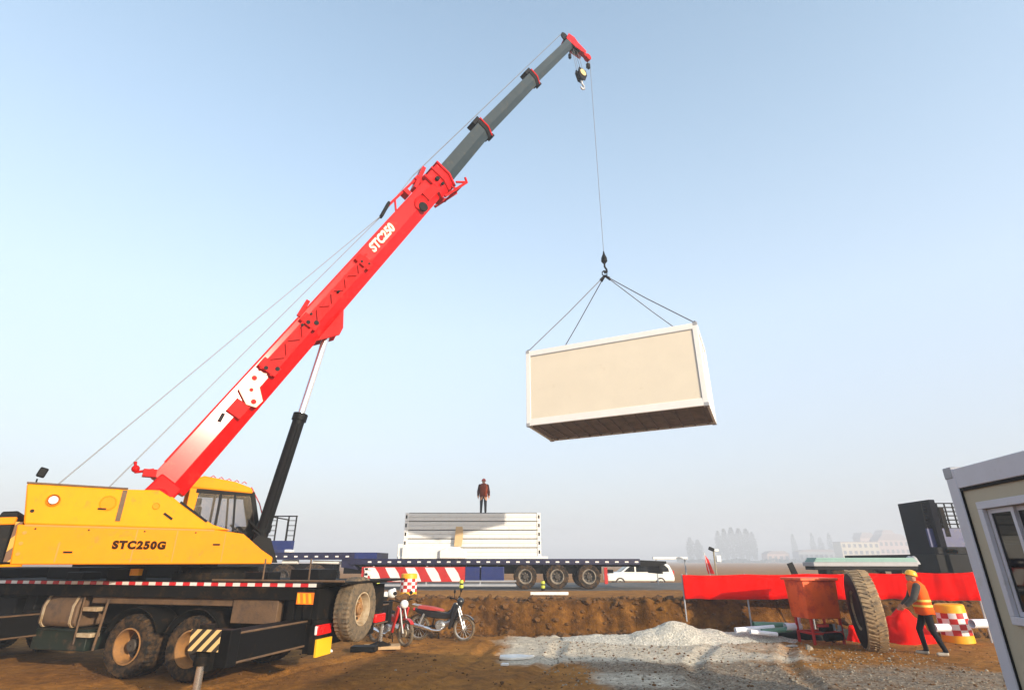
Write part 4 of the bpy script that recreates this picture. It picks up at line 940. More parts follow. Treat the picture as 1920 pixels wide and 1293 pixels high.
# worker at right, walking to the left, seen from side/back
J=dict(pelvis=(0,.0,.93),chest=(0,-.02,1.26),neck=(0,-.05,1.47),head=(0,-.09,1.60),headrot=Matrix.Rotation(radians(-14),3,'X')@Matrix.Rotation(0,3,'Z'),
 lsh=(-.19,-.07,1.40),lel=(-.25,-.18,1.14),lwr=(-.20,-.36,.98),rsh=(.19,-.07,1.40),rel=(.25,-.20,1.15),rwr=(.2,-.37,1.0),
 lhip=(-.09,.02,.90),lkn=(-.10,-.16,.51),lan=(-.11,-.12,.09),ltoe=(-.13,-.30,.04),rhip=(.09,.02,.90),rkn=(.10,.04,.50),ran=(.11,.19,.10),rtoe=(.13,.03,.045))
p=W(1752,1220,13.6)
person('worker in yellow hard hat and bright orange reflective vest bending forward near the barrel',(p.x,13.6,gz(p.x,13.6)),radians(-112),J,dict(mats=[skin,darkcloth,mat('grey_sleeve',(.06,.055,.05),.9),shoem],vest=[(-.2,.215,.18),(.1,.205,.175),(.4,.21,.175),(.7,.22,.18),(.9,.205,.165),(1.0,.15,.12),(1.06,.09,.09)],bands=[.12,.32],vestmat=orangevest,hat=helmety),bulk=1.2)
# ================================================================== MOTORBIKES
def bike(label,pos,rotz,body,seat,white_front=False,big=False):
    t=thing('motorbike',label,'motorbike',pos,rotz)
    wb=.62
    for x,s in((-wb,0),(wb,1)):
        m=MB(); m.lathe([(.235,-.03),(.26,-.042),(.285,-.03),(.29,0),(.285,.03),(.26,.042),(.235,.03)],(x,0,.29),(0,1,0),48,0,closed=True); tw=m.build('wheel',rubber_d,t)
        m=MB(); m.lathe([(.236,-.025),(.222,-.02),(.222,.02),(.236,.025)],(x,0,.29),(0,1,0),40,0,closed=True); m.cyl((x,-.05,.29),(x,.05,.29),.05 if not(white_front and s) else .085,18)
        for k in range(14):
            a=2*pi*k/14; m.tube([(x+.04*cos(a),.02*(-1)**k,.29+.04*sin(a)),(x+.225*cos(a+.15),0,.29+.225*sin(a+.15))],.005,5)
        m.build('rim',alu if not white_front else rimcream,tw)
    m=MB(); m.tube([(-wb,.07,.29),(-.25,.08,.33)],.022,8); m.tube([(-wb,-.07,.29),(-.25,-.08,.33)],.022,8)
    m.tube([(-.25,0,.33),(.05,0,.30),(.30,0,.55),(.42,0,.83)],.03,8); m.tube([(-.25,0,.33),(-.2,0,.62),(-.55,0,.68)],.022,8); m.tube([(.1,0,.62),(.42,0,.8)],.03,8); m.build('frame',black,t)
    for y in(.08,-.08):
        m=MB(); m.tube([(wb,y,.29),(wb-.09,y,.55),(.42,y*.8,.88)],[.03,.026,.02],10); m.build('fork',alu,t)
        m=MB(); m.tube([(-wb+.02,y*1.4,.33),(-.46,y*1.4,.62)],.028,8); m.build('shock_absorber',alu,t)
    m=MB(); m.ball((-.02,0,.36),(.17,.11,.12)); m.cyl((.08,0,.38),(.26,0,.44),.075,14); m.cyl((-.02,-.14,.35),(-.02,.14,.35),.09,16); m.build('engine',alu,t)
    m=MB(); m.tube([(.1,-.10,.32),(0,-.14,.24),(-.2,-.15,.25),(-.32,-.16,.29),(-.75,-.17,.38),(-.78,-.17,.385)],[.02,.022,.03,.045,.048,.03],12); m.build('exhaust',chrome,t)
    m=MB(); m.prism([(-.72,.66),(-.5,.56),(-.2,.52),(.1,.5),(.28,.52),(.44,.86),(.34,.90),(.22,.66),(.02,.66),(-.3,.70),(-.74,.76)],-.09,.09,'y'); m.build('body_fairing',body,t,bevel=.03)
    m=MB(); m.prism([(.22,.30),(.30,.28),(.52,.84),(.42,.88)],-.17,-.12,'y'); m.prism([(.22,.30),(.30,.28),(.52,.84),(.42,.88)],.12,.17,'y'); m.build('leg_shield',body if not white_front else bikered,t,bevel=.02)
    m=MB(); m.prism([(-.66,.76),(-.62,.82),(-.3,.79),(-.02,.74),(.06,.69),(-.3,.70),(-.66,.74)],-.12,.12,'y'); m.build('seat',seat,t,bevel=.03)
    m=MB(); m.tube([(-.6,.1,.80),(-.82,.08,.84),(-.82,-.08,.84),(-.6,-.1,.80)],.014,8); m.build('rear_rack',alu,t)
    m=MB(); m.tube([(.36,-.34,1.02),(.40,-.2,1.0),(.43,0,.94),(.40,.2,1.0),(.36,.34,1.02)],.014,8); m.cyl((.34,-.36,1.02),(.37,-.24,1.01),.02,10); m.cyl((.34,.36,1.02),(.37,.24,1.01),.02,10)
    for y in(-.2,.2): m.tube([(.40,y,1.0),(.42,y*1.2,1.14)],.008,6); m.ball((.42,y*1.25,1.17),(.02,.06,.045))
    m.build('handlebar',black,t)
    m=MB(); m.ball((.50,0,.92),(.09,.11,.10)); m.build('headlight',white if white_front else bikebody,t)
    for x in(wb,-wb):
        m=MB(); R0,R1=.315,.325; a0=40 if x>0 else 50; poly=[(x+R1*cos(a),.29+R1*sin(a)) for a in[radians(a0+95*k/10) for k in range(11)]]+[(x+R0*cos(a),.29+R0*sin(a)) for a in[radians(a0+95-95*k/10) for k in range(11)]]
        m.prism(poly,-.055,.055,'y'); m.build('mudguard',body if x<0 else (bikered if white_front else bikebody),t)
    m=MB(); m.ball((-.78,0,.72),(.04,.07,.04)); m.build('tail_light',lampred,t)
    m=MB(); m.tube([(-.1,.12,.3),(-.16,.22,.02)],.012,6); m.build('side_stand',black,t)
    return t
p=W(828,1190,15.9); bike('black motorbike with red seat parked side-on before the earth bank',(p.x,15.8,gz(p.x,15.8)+.0),radians(-14),bikebody,seatred)
p=W(732,1195,15.3); bike('red motorbike with white headlight parked beside the far outrigger',(p.x,15.2,gz(p.x,15.2)),radians(-42),bikered,black,True)
# white bag on handlebar
b=MB(); b.ball((0,0,0),(.12,.10,.11)); b.ball((-.16,0,-.04),(.08,.08,.09)); b.ball((.05,0,.08),(.05,.05,.05)); b=b.build('white_bag',white); p=W(735,1112,15.2); b.location=p; tag(b,'white plastic bag hung on the red motorbike handlebar','bag')
# ================================================================== BARRELS, BOLLARDS
def barrel(pos,h,r,tilt=(0,0,0)):
    t=thing('traffic_barrel','','traffic barrel',pos,0,'anti-collision traffic barrels',rot=tilt)
    n=24
    def ring(z,rr): return [Vector((rr*cos(2*pi*k/n),rr*sin(2*pi*k/n),z)) for k in range(n)]
    m=MB(); m.ringtube([ring(0,r*1.02),ring(h*.195,r*1.01),ring(h*.2,r*.97),ring(h*.775,r*.94),ring(h*.78,r*.975),ring(h*.97,r*.95),ring(h,r*.86)],0,cap=True)
    m.build('barrel_body',barrely,t)
    m=MB(); rows=4
    V=[[m.bm.verts.new(v) for v in ring(h*.2+(h*.58)*j/rows,r*1.005-.03*r*j/rows)] for j in range(rows+1)]
    for j in range(rows):
        for k in range(n):
            f=m.bm.faces.new((V[j][k],V[j][(k+1)%n],V[j+1][(k+1)%n],V[j+1][k])); f.material_index=(k//2+j)%2
    m.build('checker_band',[barrelw,barrelr],t); return t
p=W(1800,1195,15.6); b1=barrel((p.x-.05,15.6,gz(p.x,15.6)),.88,.34,(0,radians(-2),.2)); b1['label']='large yellow barrel with red and white checks right of the bending worker'
p=W(765,1118,18.7); b2=barrel((p.x,18.7,gz(p.x,18.7)),.66,.26); b2['label']='small yellow barrel with red and white checks on the bank behind the motorbikes'
for px,pyt,pyb,D,lab in((705,1088,1112,19.0,'short lime and black post left of the small checked barrel'),(865,1086,1100,24.2,'short lime and black post behind the black motorbike'),(1018,1088,1107,24.3,'short lime and black post beside the trailer wheels')):
    p=W(px,pyb,D); zt_=W(px,pyt,D).z; z0=gz(p.x,D); h=max(.35,zt_-z0)
    t=thing('marker_post',lab,'marker post',(p.x,D,z0),0,'lime marker posts along the road')
    m=MB(); m.lathe([(.16,0),(.16,.04),(.07,.07),(.06,h),(.02,h+.01)],(0,0,0),(0,0,1),16); m.build('post',black,t)
    m=MB(); m.lathe([(.085,h*.35),(.09,h*.5),(.085,h*.6)],(0,0,0),(0,0,1),16); m.lathe([(.085,h*.72),(.09,h*.85),(.07,h*.98)],(0,0,0),(0,0,1),16); m.build('reflective_band',olivegreen,t)
# ================================================================== VAN
vd=40.0
pv=W(1203,1095,vd)
van=thing('white_minivan','white minivan parked on the far side of the road behind the trailer tail','van',(pv.x,vd,.31),0); van.scale=(.98,.98,.86)
bx=[(-2.35,.35),(-2.32,.78),(-2.15,.95),(-1.35,1.05),(-.65,1.62),(-.3,1.72),(1.7,1.70),(2.05,1.55),(2.28,.98),(2.35,.6),(2.32,.35)]
m=MB(); m.prism(bx,0,1.78,'y'); vb=m.build('body',carwhite,van,bevel=.09)
for y in(-.012,1.782):
    m=MB(); m.prism([(-1.18,1.05),(-.62,1.52),(-.42,1.55),(-.42,1.04)],y,y+.012,'y'); m.prism([(-.3,1.04),(-.3,1.56),(.75,1.56),(.75,1.04)],y,y+.012,'y'); m.prism([(.82,1.04),(.82,1.56),(1.72,1.54),(1.95,1.3),(1.98,1.06)],y,y+.012,'y'); m.build('side_window',darkglass,van)
m=MB(); m.beam((-1.38,.89,1.06),(-.66,.89,1.61),1.5,.02,(0,0,1)); m.build('windscreen',darkglass,van)
for x in(-1.45,1.35):
    for y,sy in((.1,-1),(1.68,1)): wheel(van,(x,y,.33),(0,sy,0),.33,.22,.2,rubber,alu,lugs=22,dish=.05)
m=MB(); m.box(2.27,2.33,.02,.2,.85,1.15); m.box(2.27,2.33,1.58,1.76,.85,1.15); m.build('tail_light',lampred,van)
m=MB(); m.box(-2.34,-2.26,.05,.35,.72,.86); m.box(-2.34,-2.26,1.43,1.73,.72,.86); m.build('headlight',bulb,van)
m=MB(); m.box(-.4,1.9,.1,.14,1.71,1.76); m.build('roof_rack',alu,van)
# ================================================================== RED BANNER
bp=[W(1282,1100,17.0),W(1480,1095,16.6),W(1660,1092,16.2),W(1830,1088,15.4)]
bp=[(v.x,v.y) for v in bp]
def bpos(s):
    s*=3; i=min(2,int(s)); f=s-i; return bp[i][0]*(1-f)+bp[i+1][0]*f, bp[i][1]*(1-f)+bp[i+1][1]*f
bn=thing('red_banner','long plain red cloth banner strung on posts along the earth bank','banner',(bp[0][0],bp[0][1],0))
m=MB(); n=140; rings=[]
for i in range(n+1):
    x,y=bpos(i/n); ripple=.02*sin(i*.5)+.05*noise.noise(Vector((i*.15,0,0)))+.025*noise.noise(Vector((i*.6,3,0)))
    zt_=1.54+.10*(i/n)-.025*abs(sin(i/n*pi*5)); zb=.90+.06*(i/n)+.03*noise.noise(Vector((i*.1,5,0)))
    rings.append([Vector((x-bp[0][0],y-bp[0][1]+ripple*(.6+.6*f_)+.03*noise.noise(Vector((i*.25,f_*3,8)))+.004,zb+(zt_-zb)*f_)) for f_ in(0,.25,.5,.75,1)])
V=[[m.bm.verts.new(p) for p in r] for r in rings]
for i in range(n):
    for j in range(4): m.bm.faces.new((V[i][j],V[i+1][j],V[i+1][j+1],V[i][j+1]))
cl_=m.build('cloth',bannerred,bn,smooth=60); so=cl_.modifiers.new('s','SOLIDIFY'); so.thickness=.004
for s in(0,.2,.4,.6,.8,1):
    x,y=bpos(s); y+=.06; m=MB(); m.tube([(x-bp[0][0],y-bp[0][1],gz(x,y)-.1),(x-bp[0][0],y-bp[0][1],1.56+.08*s)],.022,8); m.build('post',greyedge,bn)
m=MB(); x,y=bpos(.33); m.beam((x-bp[0][0]+.32,y-bp[0][1]+.1,1.45),(x-bp[0][0]+.2,y-bp[0][1]+.12,1.86),.16,.05,(0,1,0)); pst=m.build('dark_stake',black,bn)
# red tarp heap
def blob(name,mt,sx,sy,sz,seed,amp=.3):
    m=MB(); bmesh.ops.create_icosphere(m.bm,subdivisions=4,radius=1)
    for v in m.bm.verts:
        d=noise.noise(v.co*1.3+Vector((seed,0,0)))*amp+abs(noise.noise(v.co*3.1+Vector((seed,2,0))))*amp*.5
        v.co*=1+d; v.co=Vector((v.co.x*sx,v.co.y*sy,max(v.co.z,-.02)*sz))
    return m.build(name,mt,smooth=50)
p=W(1692,1192,15.6); b=blob('red_tarpaulin',bannerfold,.62,.45,.72,3); b.location=(p.x+.1,15.6,gz(p.x,15.6)); b.rotation_euler=(0,0,.2); tag(b,'crumpled red tarpaulin heaped between big tyre and bending worker','tarpaulin')
p=W(1600,1186,15.6); b=blob('red_cloth_bundle',bannerfold,.16,.15,.34,8); b.location=(p.x-.05,15.5,gz(p.x,15.5)); tag(b,'small red cloth bundle left of the big tyre','cloth')
# ================================================================== BIG TYRE
p=W(1632,1218,14.3)
ty=thing('loader_tyre','big dusty black loader tyre standing upright left of the worker','tyre',(p.x+.08,14.3,gz(p.x,14.3)-.02),0)
Rt=.86; ax=Vector((-.945,.33,-.04)).normalized()
def bigtyre():
    m=MB(); h=.205; r0=.42
    prof=[(r0,-h*.7),(r0*1.05,-h*.95),((Rt+r0)/2,-h*1.05),(Rt*.94,-h),(Rt*.985,-h*.85),(Rt,-h*.3),(Rt,h*.3),(Rt*.985,h*.85),(Rt*.94,h),((Rt+r0)/2,h*1.05),(r0*1.05,h*.95),(r0,h*.7)]
    m.lathe(prof,(0,0,Rt),ax,96,0,closed=True); u=ax.orthogonal().normalized(); w=ax.cross(u)
    for s in(-1,1):
        for k in range(54):
            a=2*pi*(k+(.5 if s>0 else 0)+random.uniform(-.15,.15))/54; a2=a+.07+random.uniform(-.02,.02)
            d1=u*cos(a)+w*sin(a); d2=u*cos(a2)+w*sin(a2)
            p0=Vector((0,0,Rt))+d1*(Rt+.012)+ax*s*.015; p1=Vector((0,0,Rt))+d2*(Rt-.005)+ax*s*h*.95
            m.beam(p0,p1,random.uniform(.03,.05),.028,d1,0)
    return m
bigtyre().build('tyre',mat('tread_dust',(.05,.045,.04),.9,var=.2,dirt=(.36,.25,.14),dirt_amt=.75,scale=4),ty,smooth=30)
m=MB(); m.lathe([(.425,-.14),(.425,.12),(.38,.16),(.1,.15),(.02,.15)],(0,0,Rt),ax,36); m.build('wheel_disc',black,ty)
m=MB(); h=.205
m.lathe([(.43,h*.98),((Rt+.42)/2,h*1.08),(Rt*.93,h*1.03)],(0,0,Rt),ax,64,cap=False); m.build('side_wall',black,ty)
# ================================================================== ORANGE HOPPER
p=W(1533,1205,15.3); p.x+=.08
hopper=thing('steel_hopper','orange red steel hopper on thin red legs in front of the banner','hopper',(p.x,15.3,gz(p.x,15.3)),radians(8))
zt_=W(1530,1083,15.3).z; zb=W(1530,1158,15.3).z; w0=.50; w1=.58
m=MB()
def rg(z,w,d): return [Vector((-w,-d,z)),Vector((w,-d,z)),Vector((w,d,z)),Vector((-w,d,z))]
m.ringtube([rg(zb,.44,.34),rg(zt_-.06,.47,.38)],0,cap=True); hb_=m.build('hopper_body',orange,hopper,bevel=.02)
m=MB(); m.box(-.54,.50,-.44,.42,zt_-.06,zt_); m.build('rim_flange',orange,hopper,bevel=.01)
for x in(-.36,.42):
    for y in(-.3,.3):
        m=MB(); m.beam((x,y,0),(x,y,zb),.05,.05,(0,1,0)); m.build('leg',redpaint,hopper)
m=MB(); m.box(-.38,.44,-.32,-.28,.22,.27); m.box(-.38,.44,.28,.32,.22,.27); m.box(-.38,-.34,-.3,.3,.22,.27); m.box(.40,.44,-.3,.3,.22,.27); m.build('leg_brace',redpaint,hopper)
m=MB(); m.box(-.2,.12,-.42,-.3,.30,.46); m.cyl((-.1,-.34,.16),(.35,-.34,.18),.09,16); m.build('drive_motor',darksteel,hopper,bevel=.01)
MB().box(-.28,.0,-.44,-.38,.40,.46).build('motor_cover',redpaint,hopper); MB().box(.14,.22,-.36,-.3,.32,.45).build('bracket',greyedge,hopper); MB().box(.32,.38,-.36,-.3,.30,.42).build('bracket',greyedge,hopper)
# ================================================================== PIPES
pl_=[(1415,1178,15.7,1.05,.085,pipewhite,'white plastic pipe at the left end of the pipe pile',.05),(1445,1171,15.9,.95,.10,pipegreen,'green plastic pipe lying on the pipe pile',-.03),(1456,1181,15.6,.8,.085,pipegreen,'green plastic pipe at the front of the pipe pile',.06),(1487,1174,15.6,.42,.11,pipewhite,'short thick white pipe beside the hopper legs',0),(1432,1186,15.45,.7,.07,pipewhite,'thin white pipe on the ground before the pipe pile',-.1),(1497,1163,15.8,.25,.07,pipewhite,'small upright white pipe stub above the pipe pile',1.3)]
for px,py,D,L_,r,mt,lab,an in pl_:
    p=W(px,py,D); z=p.z
    r*=.75; m=MB(); m.lathe([(r,-L_/2),(r,L_/2),(r*.85,L_/2),(r*.85,-L_/2)],(0,0,0),(cos(an),.1,sin(an)),24,closed=True); b=m.build('plastic_pipe',mt); b.location=(p.x,D,max(z,gz(p.x,D)+r)); tag(b,lab,'pipe','plastic pipes piled by the hopper')
for px,py,D,L_,r,lab in((1852,1168,14.8,.9,.10,'white pipe lying behind the checked barrel'),(1765,1176,15.0,.4,.09,'short white pipe between the worker legs and the barrel')):
    p=W(px,py,D); m=MB(); m.lathe([(r,-L_/2),(r,L_/2),(r*.85,L_/2),(r*.85,-L_/2)],(0,0,0),(1,.15,0),24,closed=True); b=m.build('plastic_pipe',pipewhite); b.location=(p.x,D,p.z); tag(b,lab,'pipe','white pipes behind the barrel')
b=blob('dark_netting',mat('dark_net',(.012,.016,.012),.95,var=.3,bump=.5),1.7,.3,.22,5); p=W(1530,1196,15.9); b.location=(p.x,16.1,gz(p.x,16.0)); tag(b,'dark netting heaped on the ground behind the hopper legs','netting')
# ================================================================== RIGHT-HAND TRUCK
H0=.72
rt=thing('flatbed_truck','dark blue flatbed truck with barred headboard behind the red banner','truck',(17.2,21.7,H0),radians(0))
m=MB(); zt_=W(1737,936,21.7).z-H0
m.box(-1.08,-.84,.0,1.8,.75,zt_); m.build('load_board',mat('dark_board',(.004,.004,.008),.8,var=.2,spec=.1),rt,bevel=.02)
xg0=W(1742,1000,21.9).x-17.2; zg1=W(1760,943,21.9).z-H0; zg0=W(1760,990,21.9).z-H0; zl=W(1770,1025,21.9).z-H0
m=MB(); xr_=xg0+2.4
for k in range(9): x=xg0+.3*k; m.box(x-.02,x+.02,.2,.24,zg0,zg1)
for k in range(7): z=zg0+(zg1-zg0)*k/6; m.box(xg0,xr_,.205,.235,z-.02,z+.02)
m.box(xg0+.62,xg0+.8,.17,.2,zg0-.3,zg1-.15); m.build('headboard',darksteel,rt)
m=MB(); m.box(xg0-.05,xr_,.18,.26,zl,zg0); m.build('headboard_panel',blue,rt)
m=MB(); m.box(xg0-.1,xr_+1,.0,6.0,zl-.9,zl-.25); m.box(xg0,xr_+1,.0,.15,zl-.25,zl); m.build('flatbed',black,rt,bevel=.02)
m=MB(); m.box(xg0+.35,xg0+.75,.0,.12,zl-.22,zl-.08); m.build('amber_lamp',reflorange,rt)
for x in(xg0+.3,xg0+2.0):
    for y in(.6,4.5): wheel(rt,(x,y,.52),(-1,0,0),.52,.3,.3,rubber,rimdk,lugs=26)
# teal-topped flat load
p=W(1527,1050,21.0); q=W(1718,1044,21.0)
tl_=thing('stacked_sheets','pale teal sheets on a low grey trailer behind the red banner','sheets',((p.x+q.x)/2,21.0,gz(12,21)))
hx_=(q.x-p.x)/2; za_=W(1620,1045,21).z-gz(12,21); zb_=W(1620,1053,21).z-gz(12,21); zc_=W(1620,1061,21).z-gz(12,21)
m=MB(); 
for k in range(3): m.box(-hx_+.04*k,hx_-.05*k,0,.7,zb_+(za_-zb_)*k/3+.002,zb_+(za_-zb_)*(k+1)/3)
m.build('teal_sheet',teal,tl_,bevel=.004)
m=MB(); m.box(-hx_-.05,hx_,0,.8,zc_,zb_); m.build('trailer_bed',greyedge,tl_,bevel=.01)
m=MB(); m.box(-hx_,hx_,.05,.75,zc_-.12,zc_-.002); 
for x in(-hx_+.5,hx_-.5): m.box(x-.08,x+.08,.1,.7,.02,zc_-.12)
m.build('trailer_frame',black,tl_)
for x in(-1,.1): wheel(tl_,(x,.2,.4),(0,-1,0),.4,.25,.22,rubber,rimdk,lugs=22)
p=W(1722,1052,20.6); b=blob('grey_bundle',greyedge,.22,.2,.30,2); b.location=(p.x,20.6,W(1722,1066,20.6).z); 
b.location.z=za_+gz(12,21)-.22; b.location.x=q.x+.0; b.location.y=21.3; tag(b,'small grey bundle at the right end of the teal sheets','bundle')
# ================================================================== MID-GROUND SMALL THINGS
p=W(1340,1076,30); z0=gz(p.x,36)
sp_=thing('camera_pole','thin pole with a small dark camera and white box above the red banner','pole',(W(1340,1050,30).x,30,.742))
zt_=W(1340,1029,30).z-.742
m=MB(); m.tube([(0,0,0),(0,0,zt_)],.04,8); m.build('pole',mat('pole_tan',(.3,.25,.16),.7),sp_)
m=MB(); m.beam((-.22,0,zt_+.06),(.02,0,zt_-.04),.16,.16,(0,0,1)); m.build('camera',black,sp_,bevel=.02)
m=MB(); m.box(.02,.25,-.08,.08,zt_-.12,zt_+.0); m.box(.08,.32,-.08,.08,zt_-.62,zt_-.3); m.build('control_box',white,sp_,bevel=.02)
fl2=thing('red_flag','narrow red flag standing left of the camera pole','flag',(W(1325,1050,30).x,30,.742))
zt_=W(1320,1035,30).z-.742
m=MB(); m.tube([(.18,0,0),(-.1,0,zt_)],.02,6); m.build('flag_pole',white,fl2)
m=MB(); m.prism([(-.08,zt_-.1),(.1,zt_-.35),(.32,.55),(.0,.55),(-.05,zt_-.8)],-.01,.01,'y'); m.build('flag_cloth',bannerfold,fl2)
p=W(1262,1046,34.8); b=MB().box(-1.1,.75,-.1,.1,0,.12).build('white_beam',white,bevel=.01); b.location=(p.x,31.5,W(1262,1048,31.5).z); 
# stand it on trestles
tr_=thing('beam_trestle','white beam on two thin trestles beyond the trailer tail','beam',(W(1262,1046,31.5).x,31.5,.742)); zb_=W(1262,1048,31.5).z-.742
b.parent=tr_; b.location=(0,0,zb_)
m=MB(); m.box(-.95,-.9,-.05,.05,0,zb_); m.box(.6,.65,-.05,.05,0,zb_); m.build('trestle_leg',greyedge,tr_)
b=MB().box(-.62,.62,-.08,.08,-.03,.06).build('white_plank',white,bevel=.008); p=W(1030,1112,19.5); b.location=(p.x,19.5,gz(p.x,19.5)+.06); tag(b,'white plank lying on top of the earth bank','plank')
m=MB(); 
poly=[(-.35,-.12),(-.1,-.2),(.3,-.1),(.45,.05),(.1,.18),(-.3,.1)]
b=m.prism(poly,0,.05,'z').build('torn_sheet',white,bevel=.01); p=W(965,1232,13.2); b.location=(p.x,13.2,gz(p.x,13.2)+.02); b.rotation_euler=(.05,.03,.2); tag(b,'torn white foam sheet lying on the mud left of the gravel','foam sheet')
b=MB().prism([(-.08,-.06),(.07,-.07),(.09,.05),(-.05,.07)],0,.04,'z').build('foam_scrap',white,bevel=.01); p=W(946,1252,12.4); b.location=(p.x,12.4,gz(p.x,12.4)+.01); tag(b,'small white foam scrap on the mud in the foreground','foam scrap')
b=blob('white_stone',white,.07,.06,.06,9); p=W(618,1220,13.9); b.location=(p.x,13.9,gz(p.x,13.9)); tag(b,'single white stone on the ground behind the crane licence plate','stone')
b=blob('pale_stone',stone,.08,.07,.09,4); p=W(1517,1214,14.4); b.location=(p.x,14.4,gz(p.x,14.4)); tag(b,'pale fist-sized stone on the ground before the hopper','stone')
# crash barrier along the road, seen low between bikes and trailer
# ================================================================== FAR TREES AND BUILDINGS
def tree(pos,h,w,seed,shape='poplar',label='',group='hazy trees on the horizon'):
    random.seed(seed); t=thing('tree',label,'tree',pos,0,group)
    m=MB(); m.tube([(0,0,-.5),(0,0,h*.4),(.1,0,h*.9)],[.35,.22,.05],7)
    for k in range(14):
        a=random.random()*6.28; z=h*random.uniform(.15,.8); l=w*random.uniform(.3,.6); m.tube([(0,0,z),(l*.5*cos(a),l*.5*sin(a),z+l*.9),(l*cos(a),l*sin(a),z+l*2.0)],[.1,.06,.02],4)
    m.build('trunk',trunkm,t)
    m=MB(); n=1500
    lum=[(random.uniform(0,6.28),random.uniform(.1,.95)) for _ in range(9)]
    for k in range(n):
        z=random.random()**.8; a=random.random()*6.28
        rad=w*(sin(pi*min(1,z*.85+.12))**.7)*(.75+.35*noise.noise(Vector((cos(a)*1.5,sin(a)*1.5,z*5+seed))))
        r=rad*random.random()**.45; s=random.uniform(.3,.7)*(.6+.4*w/4)
        c=Vector((r*cos(a),r*sin(a),h*.08+z*h*.92)); q=Vector((random.gauss(0,1),random.gauss(0,1),random.gauss(0,1))).normalized(); u=q.orthogonal().normalized()*s; v=q.cross(u)
        m.bm.faces.new([m.bm.verts.new(c+u+v*.3),m.bm.verts.new(c+v),m.bm.verts.new(c-u*.8),m.bm.verts.new(c-v*.9)])
    m.build('crown',leafm,t,smooth=0,recalc=False); return t
def far(px,D): 
    p=W(px,1050,D); return (p.x,D,.3)
def hgt(py,D): return W(1400,py,D).z-.3
tl2=[(1297,1008,640,4,'isolated hazy tree at the left end of the tree row'),(1312,1012,640,4,'low hazy tree second from the left of the tree row'),(1352,996,640,3.6,'tall narrow hazy tree above the camera pole'),(1364,992,640,4.2,'tall hazy tree at the left of the dense clump'),(1378,990,640,4.5,'tall hazy tree in the middle of the dense clump'),(1392,991,640,4.5,'hazy tree right of the middle of the dense clump'),(1406,992,640,4.5,'hazy tree second from the right of the dense clump'),(1417,998,640,3.5,'hazy tree at the right end of the dense clump'),(1494,1002,720,3.2,'slim faint tree left of the slim pair'),(1530,1000,720,3.0,'slim faint tree midway to the cream building'),(1545,1008,720,3.4,'short faint tree between two slim ones'),(1563,1000,720,3.0,'slim faint tree just left of the cream building')]
for i,(px,py,D,w,lab) in enumerate(tl2): tree(far(px,D),hgt(py,D)*1.02,w*1.5,100+i,label=lab)
random.seed(3)
def building(px0,px1,pyt,D,mt,label,roof=None,depth=12,rows=3):
    x0,x1=W(px0,1050,D).x,W(px1,1050,D).x; h=hgt(pyt,D); w=x1-x0
    t=thing('building',label,'building',((x0+x1)/2,D,.3),0,'hazy buildings on the horizon')
    m=MB(); m.box(-w/2,w/2,0,depth,-1,h); wl=m.build('wall',mt,t)
    m=MB()
    if roof: m.prism([(-w/2-.5,h),(w/2+.5,h),(w/2-w*.2,h+roof),(-w/2+w*.2,h+roof)],-.5,depth+.5,'y')
    else: m.box(-w/2-.3,w/2+.3,-.3,depth+.3,h,h+.5)
    m.build('roof',broof,t)
    n=max(3,int(w/4)); 
    for r in range(rows):
        for k in range(n):
            if n*rows>60 and random.random()<.3: continue
            x=-w/2+w*(k+.5)/n; z=h*(r+.5)/rows
            m=MB(); m.box(x-w/n*.25,x+w/n*.25,-.15,-.02,z-h/rows*.25,z+h/rows*.25); m.build('window',bwin,t)
    return t
building(1583,1655,1016,480,bcream,'long cream three-storey building in the haze left of the dark board',None)
building(1655,1712,1012,500,bpink,'pinkish building in the haze nearest the dark board',5)
building(1622,1650,1008,550,bpink,'small pink gabled building behind the long cream one',5,rows=2)
building(1664,1690,1001,570,broof,'grey roofed block rising behind the pinkish building',4,rows=3)
building(1440,1482,1038,520,bpink,'low pinkish shed right of the dense tree clump',2.5,rows=1)
building(1500,1575,1034,520,greyedge,'low grey shed left of the long cream building',2,rows=1)
m=MB(); random.seed(8)
for k in range(5200):
    D=random.uniform(470,640); px=random.uniform(1270,1760); p=W(px,1050,D)
    z=.3+random.random()*(2.2+2*noise.noise(Vector((px*.03,0,0)))); c=Vector((p.x,D,z)); s=random.uniform(.6,1.3); q=Vector((random.gauss(0,1),random.gauss(0,1),random.gauss(0,1))).normalized(); u=q.orthogonal().normalized()*s; v=q.cross(u)
    m.bm.faces.new([m.bm.verts.new(c+u),m.bm.verts.new(c+v),m.bm.verts.new(c-u*.8),m.bm.verts.new(c-v*.9)])
hd_=m.build('distant_scrub',leafm,smooth=0,recalc=False); tag(hd_,'low hazy scrub line along the horizon','scrub',kind='stuff')
# ================================================================== HAZE
m=MB(); m.box(-905,905,-905,905,-2,27.0); hz_=m.build('haze',[],smooth=0); struct(hz_,'stuff'); hz_['label']='pale haze hanging over the whole site'; hz_['category']='haze'
hm_=bpy.data.materials.new('haze_air'); hm_.use_nodes=True; N=hm_.node_tree.nodes; N.remove(N['Principled BSDF']); pv_=N.new('ShaderNodeVolumePrincipled')
pv_.inputs['Color'].default_value=(.89,.93,1.0,1); pv_.inputs['Density'].default_value=.0026; pv_.inputs['Anisotropy'].default_value=0.0
hm_.node_tree.links.new(pv_.outputs[0],N['Material Output'].inputs['Volume']); hz_.data.materials.append(hm_)
